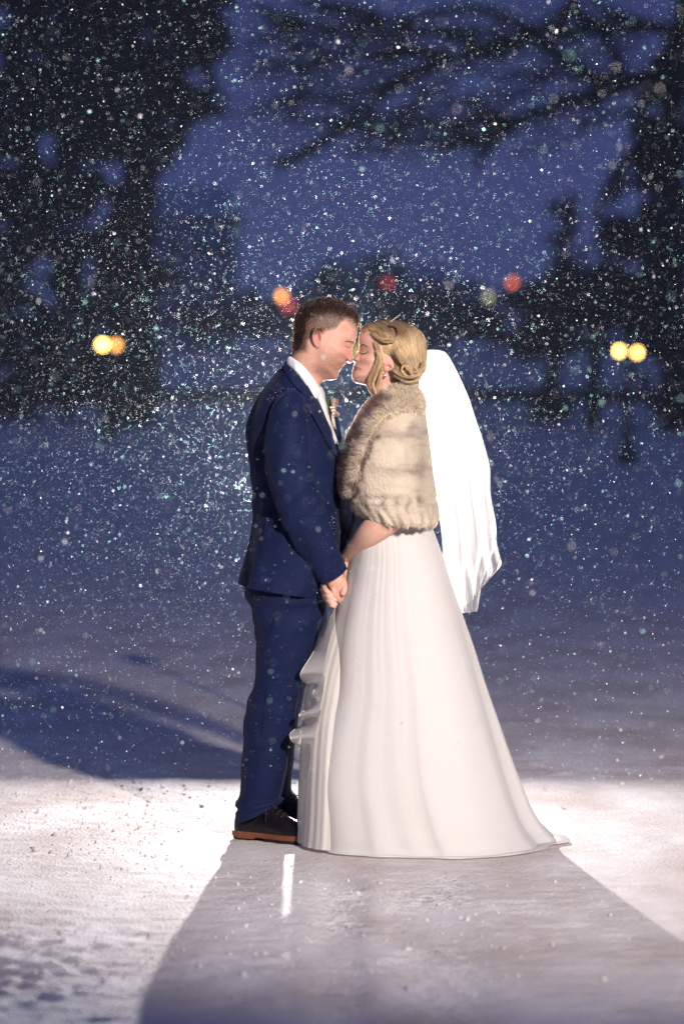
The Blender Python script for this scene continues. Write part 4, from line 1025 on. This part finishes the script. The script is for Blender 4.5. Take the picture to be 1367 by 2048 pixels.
tree('evergreen_tree', 'huge dark evergreen tree with a thick trunk filling the upper left', 'tree', (272, 862), 140,
     [(275, 868), (272, 800), (278, 640), (270, 480), (264, 300), (240, 120), (220, -60)],
     [[(270, 520), (190, 480), (120, 470)], [(268, 420), (200, 360), (140, 330)], [(272, 560), (330, 545), (372, 550)], [(262, 300), (330, 240), (420, 215), (455, 232)], [(255, 220), (350, 150), (440, 95)],
      [(255, 250), (150, 180), (30, 120)], [(265, 340), (320, 300), (370, 280)], [(272, 640), (200, 600), (110, 590)]],
     [(200, 60, 190, 110), (90, 130, 130, 110), (330, 60, 110, 90), (420, 75, 42, 50), (300, 170, 140, 90), (180, 220, 190, 90), (60, 250, 100, 100), (400, 215, 60, 26), (375, 150, 50, 30), (420, 205, 34, 22), (270, 700, 48, 160), (60, 330, 120, 130), (140, 200, 200, 120), (250, 500, 60, 90), (330, 270, 50, 30),
      (240, 300, 110, 60), (100, 350, 110, 70), (30, 430, 90, 80), (130, 400, 70, 50), (270, 420, 42, 130), (230, 380, 18, 30), (300, 545, 50, 16), (268, 620, 55, 130), (262, 780, 60, 80), (350, 0, 120, 60), (180, -40, 260, 70)],
     .40, 95, 3, tr=(.70, .3), lr=(.26, .10))
tree('evergreen_tree', 'low spreading dark evergreen behind the twin lamp at far left', 'tree', (132, 845), 150,
     [(132, 850), (132, 760), (120, 640), (110, 520)], [[(130, 740), (60, 700), (10, 690)], [(125, 690), (190, 650), (220, 640)]],
     [(90, 560, 150, 70), (40, 650, 100, 80), (160, 640, 110, 80), (60, 760, 110, 60), (180, 740, 90, 70), (130, 500, 120, 50), (20, 830, 60, 30), (10, 560, 60, 90)], .40, 62, 4, tr=(.34, .15))
tree('bare_tree', 'massive dark tree at right with long bare limbs reaching across the sky', 'tree', (1350, 860), 130,
     [(1352, 870), (1350, 700), (1345, 480), (1340, 300), (1350, 150), (1375, -40)],
     [[(1345, 165), (1290, 150), (1236, 162), (1180, 152), (1120, 108), (1062, 58), (1000, 20), (930, 8), (850, 20), (760, 38), (680, 46), (600, 44), (530, 26)],
      [(1238, 160), (1232, 118), (1196, 72), (1160, 30), (1138, -10)],
      [(1062, 60), (1030, 86), (960, 96), (900, 118), (830, 140), (760, 190), (690, 240), (610, 290), (540, 320)],
      [(1340, 150), (1260, 160), (1210, 186), (1140, 208), (1060, 232), (1010, 262), (940, 282), (880, 292), (800, 286), (730, 268), (680, 276), (620, 318), (560, 345)],
      [(1040, 242), (960, 240), (900, 250), (830, 250), (760, 262), (700, 300)],
      [(1140, 8), (1110, 50), (1062, 62)], [(1345, 60), (1300, 50), (1250, 30), (1205, 10), (1180, -10)], [(1300, 52), (1270, 60), (1225, 68), (1180, 66), (1110, 60)],
      [(900, 118), (840, 100), (760, 110), (690, 100), (620, 120)], [(960, 96), (900, 70), (830, 66), (760, 84), (700, 70)], [(830, 140), (780, 170), (720, 180), (650, 200)],
      [(760, 38), (700, 20), (640, 12), (590, -5)], [(600, 44), (560, 34), (510, 8)], [(1000, 262), (970, 300), (950, 340)], [(1345, 260), (1270, 300), (1220, 360), (1190, 440)]],
     [(1320, 260, 60, 120), (1310, 420, 95, 120), (1290, 560, 100, 90), (1320, 680, 80, 100), (1345, 150, 50, 90), (1340, 790, 50, 50), (1240, 470, 50, 60)], .34, 95, 5, tr=(.75, .4), lr=(.32, .13), crownname='ivy')
r_ = np.random.default_rng(77)
bt = [o for o in bpy.data.objects if o.name.startswith('bare_tree')][0]
mb = MB()
for k in range(260):      # finer twigs hanging off the long limbs
    x0 = r_.uniform(560, 1300); y0 = 30+r_.uniform(0, 300)*(1-.35*abs(x0-900)/400); L_ = r_.uniform(60, 190); a = math.radians(r_.uniform(150, 215)); x1 = x0+L_*math.cos(a); y1 = y0-L_*math.sin(a)*.7+10
    mb.add(*tube([FP_(x0, y0, 129), FP_((x0+x1)/2+r_.normal(0, 8), (y0+y1)/2+r_.normal(0, 10), 129+r_.normal(0, 2)), FP_(x1, y1, 129)], ([.10, .07, .03] if k % 3 == 0 else [.055, .04, .02]), 4, 6))
o = mb.build('twigs', M['bark'], bt); o['kind'] = 'stuff'
tree('bare_tree', 'dark leaning tree left of the twin lamp with a broad low crown', 'tree', (1100, 846), 145,
     [(1092, 850), (1098, 780), (1112, 700), (1108, 600)], [[(1106, 720), (1060, 680), (1020, 660)], [(1104, 740), (1140, 690), (1160, 660)]],
     [(1090, 620, 100, 60), (1000, 640, 70, 50), (1150, 590, 90, 70), (1060, 690, 50, 30), (940, 650, 60, 40), (1100, 820, 50, 22)], .36, 62, 6, tr=(.5, .2))
tree('bare_tree', 'slim dark trunk just left of the twin lamp post', 'tree', (1186, 850), 135,
     [(1184, 853), (1184, 780), (1192, 700), (1200, 560)], [[(1190, 700), (1230, 650), (1250, 630)]], [(1210, 600, 80, 70), (1240, 660, 60, 40), (1150, 660, 50, 36)], .34, 60, 7, tr=(.36, .2))
for i, (x, top, w, by, lb) in enumerate(((1128, 400, 80, 700, 'tall blurred conifer standing behind the trees at right'),)):
    e = empty('conifer', FP_(x, by, 290), lb, 'tree')
    obj('trunk', *tube([FP_(x, by+4, 290), FP_(x, top+20, 290)], [.35, .1], 6, 4), M['bark'], e)
    bl_ = [(x, top+(by-top)*t, w*(.35+.65*t), (by-top)*.14) for t in np.linspace(.08, .92, 6)]
    V, F = foliage(bl_, 290, .9, 26, 20+i); obj('crown', V, F, M['needles'], e, smooth=False)
# low dark shrubs
for i, (x, y, rx, ry, d, lb) in enumerate(((400, 640, 66, 42, 285, 'broad dark shrub on the snowy rise left of the groom'), (500, 625, 70, 55, 280, 'dark rounded shrub right behind the orange lamp'), (560, 640, 40, 40, 282, 'small dark shrub just left of the groom\'s head'), (930, 620, 90, 60, 285, 'wide dark shrub under the orange signal right of the veil'), (860, 600, 60, 50, 288, 'dark shrub above the veil'), (760, 540, 60, 46, 292, 'rounded dark treetop behind the red traffic light'), (668, 560, 50, 44, 292, 'rounded dark treetop just right of the orange street lamp'), (1230, 700, 70, 22, 288, 'low dark shrub behind the twin lamps'))):
    e = empty('shrub', FP_(x, y+ry, d), lb, 'shrub')
    obj('stem', *tube([FP_(x, y+ry+6, d), FP_(x, y-ry*.4, d)], [.3, .1], 6, 4), M['bark'], e)
    V, F = foliage([(x, y, rx, ry), (x+rx*.3, y+ry*.3, rx*.7, ry*.6)], d, .7, 46, 40+i); obj('foliage', V, F, M['needles'], e, smooth=False)
# houses
def house(name, label, x0, x1, yt, ye, yb, d, wall, gable=True, wins=()):
    e = empty(name, FP_((x0+x1)/2, yb, d), label, 'house'); A = FP_(x0, yb+20, d); B = FP_(x1, ye, d); w = B[0]-A[0]; dep = w*.8; cxx = (A[0]+B[0])/2; Yc = A[1]+dep/2
    obj('wall', *box((cxx, Yc, (A[2]+B[2])/2), (w, dep, B[2]-A[2])), wall, e, smooth=False)
    zt = FP_(x0, yt, d)[2]; o = w*.06
    V = np.array([(A[0]-o, Yc-dep/2-o, B[2]), (B[0]+o, Yc-dep/2-o, B[2]), (B[0]+o, Yc+dep/2+o, B[2]), (A[0]-o, Yc+dep/2+o, B[2]), (A[0]+w*.08, Yc, zt), (B[0]-w*.08, Yc, zt)]); F = [(0, 1, 5, 4), (2, 3, 4, 5), (1, 2, 5), (3, 0, 4), (3, 2, 1, 0)]
    V[:, 2] += .25; rf = obj('roof', V, F, M['roof_snow'], e, smooth=False)
    obj('eave', *box((cxx, Yc, B[2]+.06), (w+2.2*o, dep+2.2*o, .3)), M['wall_dark'], rf, smooth=False)
    for (wx, wy, ww, wh) in wins:
        c = FP_(wx, wy, d); s = d/FPX; f = obj('window', *box((c[0], A[1]-.03, c[2]), (ww*s, .12, wh*s)), M['stone'], e, smooth=False)
        obj('pane', *box((c[0], A[1]-.10, c[2]), (ww*s*.8, .03, wh*s*.8)), M['glassd'], f, smooth=False)
    return e
house('house', 'large pale house with a snowy roof standing behind the huge evergreen', 250, 470, 372, 440, 690, 300, M['wall_far'], wins=((350, 500, 20, 30), (400, 500, 20, 30), (445, 500, 20, 30), (350, 570, 20, 30), (400, 570, 20, 30), (445, 570, 20, 30)))
house('house', 'low dark house with snow on its roof above the groom\'s head', 590, 730, 545, 590, 690, 310, M['wall_dark'], wins=((620, 640, 16, 22), (660, 640, 16, 22), (700, 640, 16, 22)))
house('house', 'wide dark house behind the red signal above the bride', 735, 905, 530, 585, 690, 315, M['wall_dark'], wins=((800, 625, 18, 22), (850, 625, 18, 22)))
# stone wall across the rise
e = empty('stone_wall', FP_(840, 812, 178), 'long low dark stone wall running across the snowy rise', 'wall')
k = 0
for i in range(70):
    x0 = -40+i*20.6
    for rr_ in range(2):
        xo = x0+(10 if rr_ else 0); c = FP_(xo, 806-rr_*15, 178); zt = terrain(np.array([c[0]]), np.array([c[1]]))[0]
        h_ = .42; V, F = box((c[0], c[1]+random.uniform(-.05, .05), zt+.10+h_*(rr_+.5)), (.575+random.uniform(-.02, .01), .5, h_-.015)); obj('stone', V, F, M['stone'], e, smooth=False)
# ---- lamps
def globe_lamp(heads, base, d, label, hmat, group=None, post=True, r=.17):
    b = FP_(*base, d); gz = terrain(np.array([b[0]]), np.array([b[1]]))[0]; b[2] = gz
    e = empty('street_lamp', b, label, 'street lamp', group)
    H = [FP_(x, y, d) for x, y in heads]; cz = np.mean([h[2] for h in H]); ctr = np.array([b[0], b[1], 0])
    obj('base', *tube([ctr+[0, 0, gz-.1], ctr+[0, 0, gz+.25], ctr+[0, 0, gz+.45], ctr+[0, 0, gz+.75]], [.34, .32, .20, .11], 14, 12), M['metal'], e)
    obj('post', *tube([ctr+[0, 0, gz+.6], ctr+[0, 0, gz+1.6], ctr+[0, 0, cz-.35]], [.14, .12, .09], 10, 8), M['metal'], e)
    for i, h in enumerate(H):
        if len(H) > 1: obj('arm', *tube([ctr+[0, 0, cz-.45], np.array([(h[0]+b[0])/2, b[1], cz-.42]), h+np.array([0, 0, -r-.03])], [.035, .03, .05], 8, 8), M['metal'], e)
        g = obj('globe', *ball(h, (r, r, r*1.1), 10, 16), hmat[i % len(hmat)], e)
        obj('cap', *ball(h+np.array([0, 0, r*1.1]), (r*.55, r*.55, r*.25), 6, 12), M['metal'], g)
    return e
globe_lamp([(1237, 702), (1273, 705)], (1253, 935), 90, 'black twin globe street lamp glowing yellow at right', [M['lamp_y'], M['lamp_y2']], r=.095)
globe_lamp([(205, 689), (232, 690)], (218, 880), 118, 'twin globe street lamp glowing yellow under the evergreen at left', [M['lamp_y'], M['lamp_o']], r=.14)
globe_lamp([(563, 592)], (563, 700), 270, 'orange street lamp glowing behind the groom\'s head', [M['lamp_o']], r=.30)
globe_lamp([(716, 702)], (716, 790), 200, 'golden street lamp glimpsed between the two faces', [M['lamp_y3']], r=.30)
globe_lamp([(978, 597)], (978, 700), 270, 'pale greenish street lamp lower left of the orange signal', [M['lamp_g']], r=.34)
globe_lamp([(1267, 600)], (1267, 720), 260, 'faint brownish street lamp above the twin lamps at right', [M['lamp_d']], r=.25)
def signal(x, y, base, d, label, lit, r=.32, lens=0):
    b = FP_(*base, d); gz = terrain(np.array([b[0]]), np.array([b[1]]))[0]; c = FP_(x, y, d)
    e = empty('traffic_light', (b[0], b[1], gz), label, 'traffic light')
    obj('post', *tube([(b[0], b[1], gz-.2), (b[0], b[1], c[2]+.9)], [.10, .08], 8, 4), M['metal'], e)
    z0 = c[2]+lens*.8
    obj('housing', *box((c[0], c[1]+.25, z0-.8), (.95, .4, 2.7)), M['plastic'], e, smooth=False)
    for k in range(3):
        obj('lens', *ball((c[0], c[1], z0-.8*k), (r, .12, r), 8, 14), lit if k == lens else M['plastic'], e)
    return e
signal(775, 566, (775, 700), 280, 'red traffic light above the bride\'s head', M['lamp_r'], .36)
signal(1025, 566, (1025, 700), 280, 'orange red traffic light in front of the trees at right', M['lamp_o2'], .34)
signal(576, 612, (584, 700), 276, 'dim red traffic light just below the orange street lamp', M['lamp_r'], .6)

# ================================================================== FALLING SNOW
r = np.random.default_rng(2024); n = 100000
d = (3.6**3+r.random(n)*(19**3-3.6**3))**(1/3.)
px = r.uniform(-60, 1430, n); py = r.uniform(-60, 1560, n)
P_ = np.column_stack([(px-683.5)*d/FPX, d-DIST, CAM_H-(py-HOR)*d/FPX])
P_ = P_[(P_[:, 2] > .02)]
# nothing inside the couple
X, Y, Z = P_.T
k = ~((X > -.36) & (X < .62) & (Y > -.32) & (Y < .48) & (Z < 1.75))
k &= ~((np.abs(X-BX) < .12) & (np.abs(Y-BY) < .5) & (np.abs(Z-BZ) < .15))
P_ = P_[k]; m_ = len(P_)
rad = np.clip(np.exp(r.normal(math.log(.00105), .50, m_)), .0006, .0058)
# the finest flakes, too small to see except close to the flash
n2 = 60000; d2 = 10.2+r.random(n2)*3.0; Q = np.column_stack([r.normal(-.55, 1.0, n2), d2-DIST, r.normal(1.0, .75, n2)])
Q = Q[(Q[:, 2] > .03) & (np.hypot(Q[:, 0]-BX, Q[:, 2]-BZ) > .10) & ~((Q[:, 0] > -.36) & (Q[:, 0] < .62) & (Q[:, 1] < .48) & (Q[:, 2] < 1.75))]
n3 = 420; d3 = r.uniform(4.6, 8.4, n3); Q3 = np.column_stack([(r.uniform(0, 1367, n3)-683.5)*d3/FPX, d3-DIST, CAM_H-(r.uniform(0, 1500, n3)-HOR)*d3/FPX]); P_ = np.vstack([P_, Q3]); rad = np.concatenate([rad, r.uniform(.0028, .0052, n3)])
P_ = np.vstack([P_, Q]); rad = np.concatenate([rad, np.exp(r.normal(math.log(.0007), .3, len(Q)))]); m_ = len(P_)
def plates(pts, rad, r):
    n = len(pts); a = r.normal(size=(n, 3)); a /= np.linalg.norm(a, axis=1)[:, None]; b = np.cross(a, r.normal(size=(n, 3))); b /= np.linalg.norm(b, axis=1)[:, None]
    th = np.arange(6)*math.pi/3; k = r.uniform(.6, 1.15, (n, 6, 1))*rad[:, None, None]
    V = pts[:, None]+k*(np.cos(th)[None, :, None]*a[:, None]+np.sin(th)[None, :, None]*b[:, None]*r.uniform(.55, 1, (n, 1, 1)))
    return V.reshape(-1, 3), (np.arange(n)*6)[:, None]+np.arange(6)
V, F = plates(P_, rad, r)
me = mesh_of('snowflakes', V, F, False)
tint = np.where(r.random((m_, 1)) < .42, np.array([[.50, .93, .84]]), np.array([[.95, .93, .95]])); set_col(me, np.repeat(tint, 6, axis=0))  # teal share: lens colour fringe put into the white flakes' colour
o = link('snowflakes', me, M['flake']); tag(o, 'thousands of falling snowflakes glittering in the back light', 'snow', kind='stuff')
# flakes settled on hair, shoulders and fur
def settle(name, pts, parent, rad=.0011):
    V, F = blobs(np.array(pts), np.exp(r.normal(math.log(rad), .3, len(pts))), 5, .8); me = mesh_of(name, V, F, False); set_col(me, np.tile([.95, .95, .97], (len(V), 1)))
    o = link(name, me, M['flake'], parent); o['kind'] = 'stuff'
pts = []
for _ in range(90):
    x = r.normal(795, 28); y = r.normal(655, 9); A = np.array([[x, y]])
    if inside_poly(hair_out, A)[0]: w = hw(A[:, 0], A[:, 1], dist_poly(hair_out, A)*.00163)[0]; pts.append(P(x, y, HY-w-.002))
settle('snow_on_hair', pts, hairb)
pts = []
for _ in range(170):
    x = r.normal(735, 34); y = 855-(x-735)*.95+r.normal(0, 22)
    pts.append(P(x, y, fsy([x], [y])[0]-.030))
settle('snow_on_fur', pts, stole)
pts = []
for _ in range(150):
    x = r.normal(580, 32); y = 770+abs(r.normal(0, 30))+(x-560)*.25; pts.append(P(x, y, min(jy([x], [y])[0], .2)-.006))
for _ in range(60):
    x = r.normal(663, 7); y = r.normal(1055, 14); pts.append(P(x, y, MY-.20))
settle('snow_on_jacket', pts, jacket, .0009)
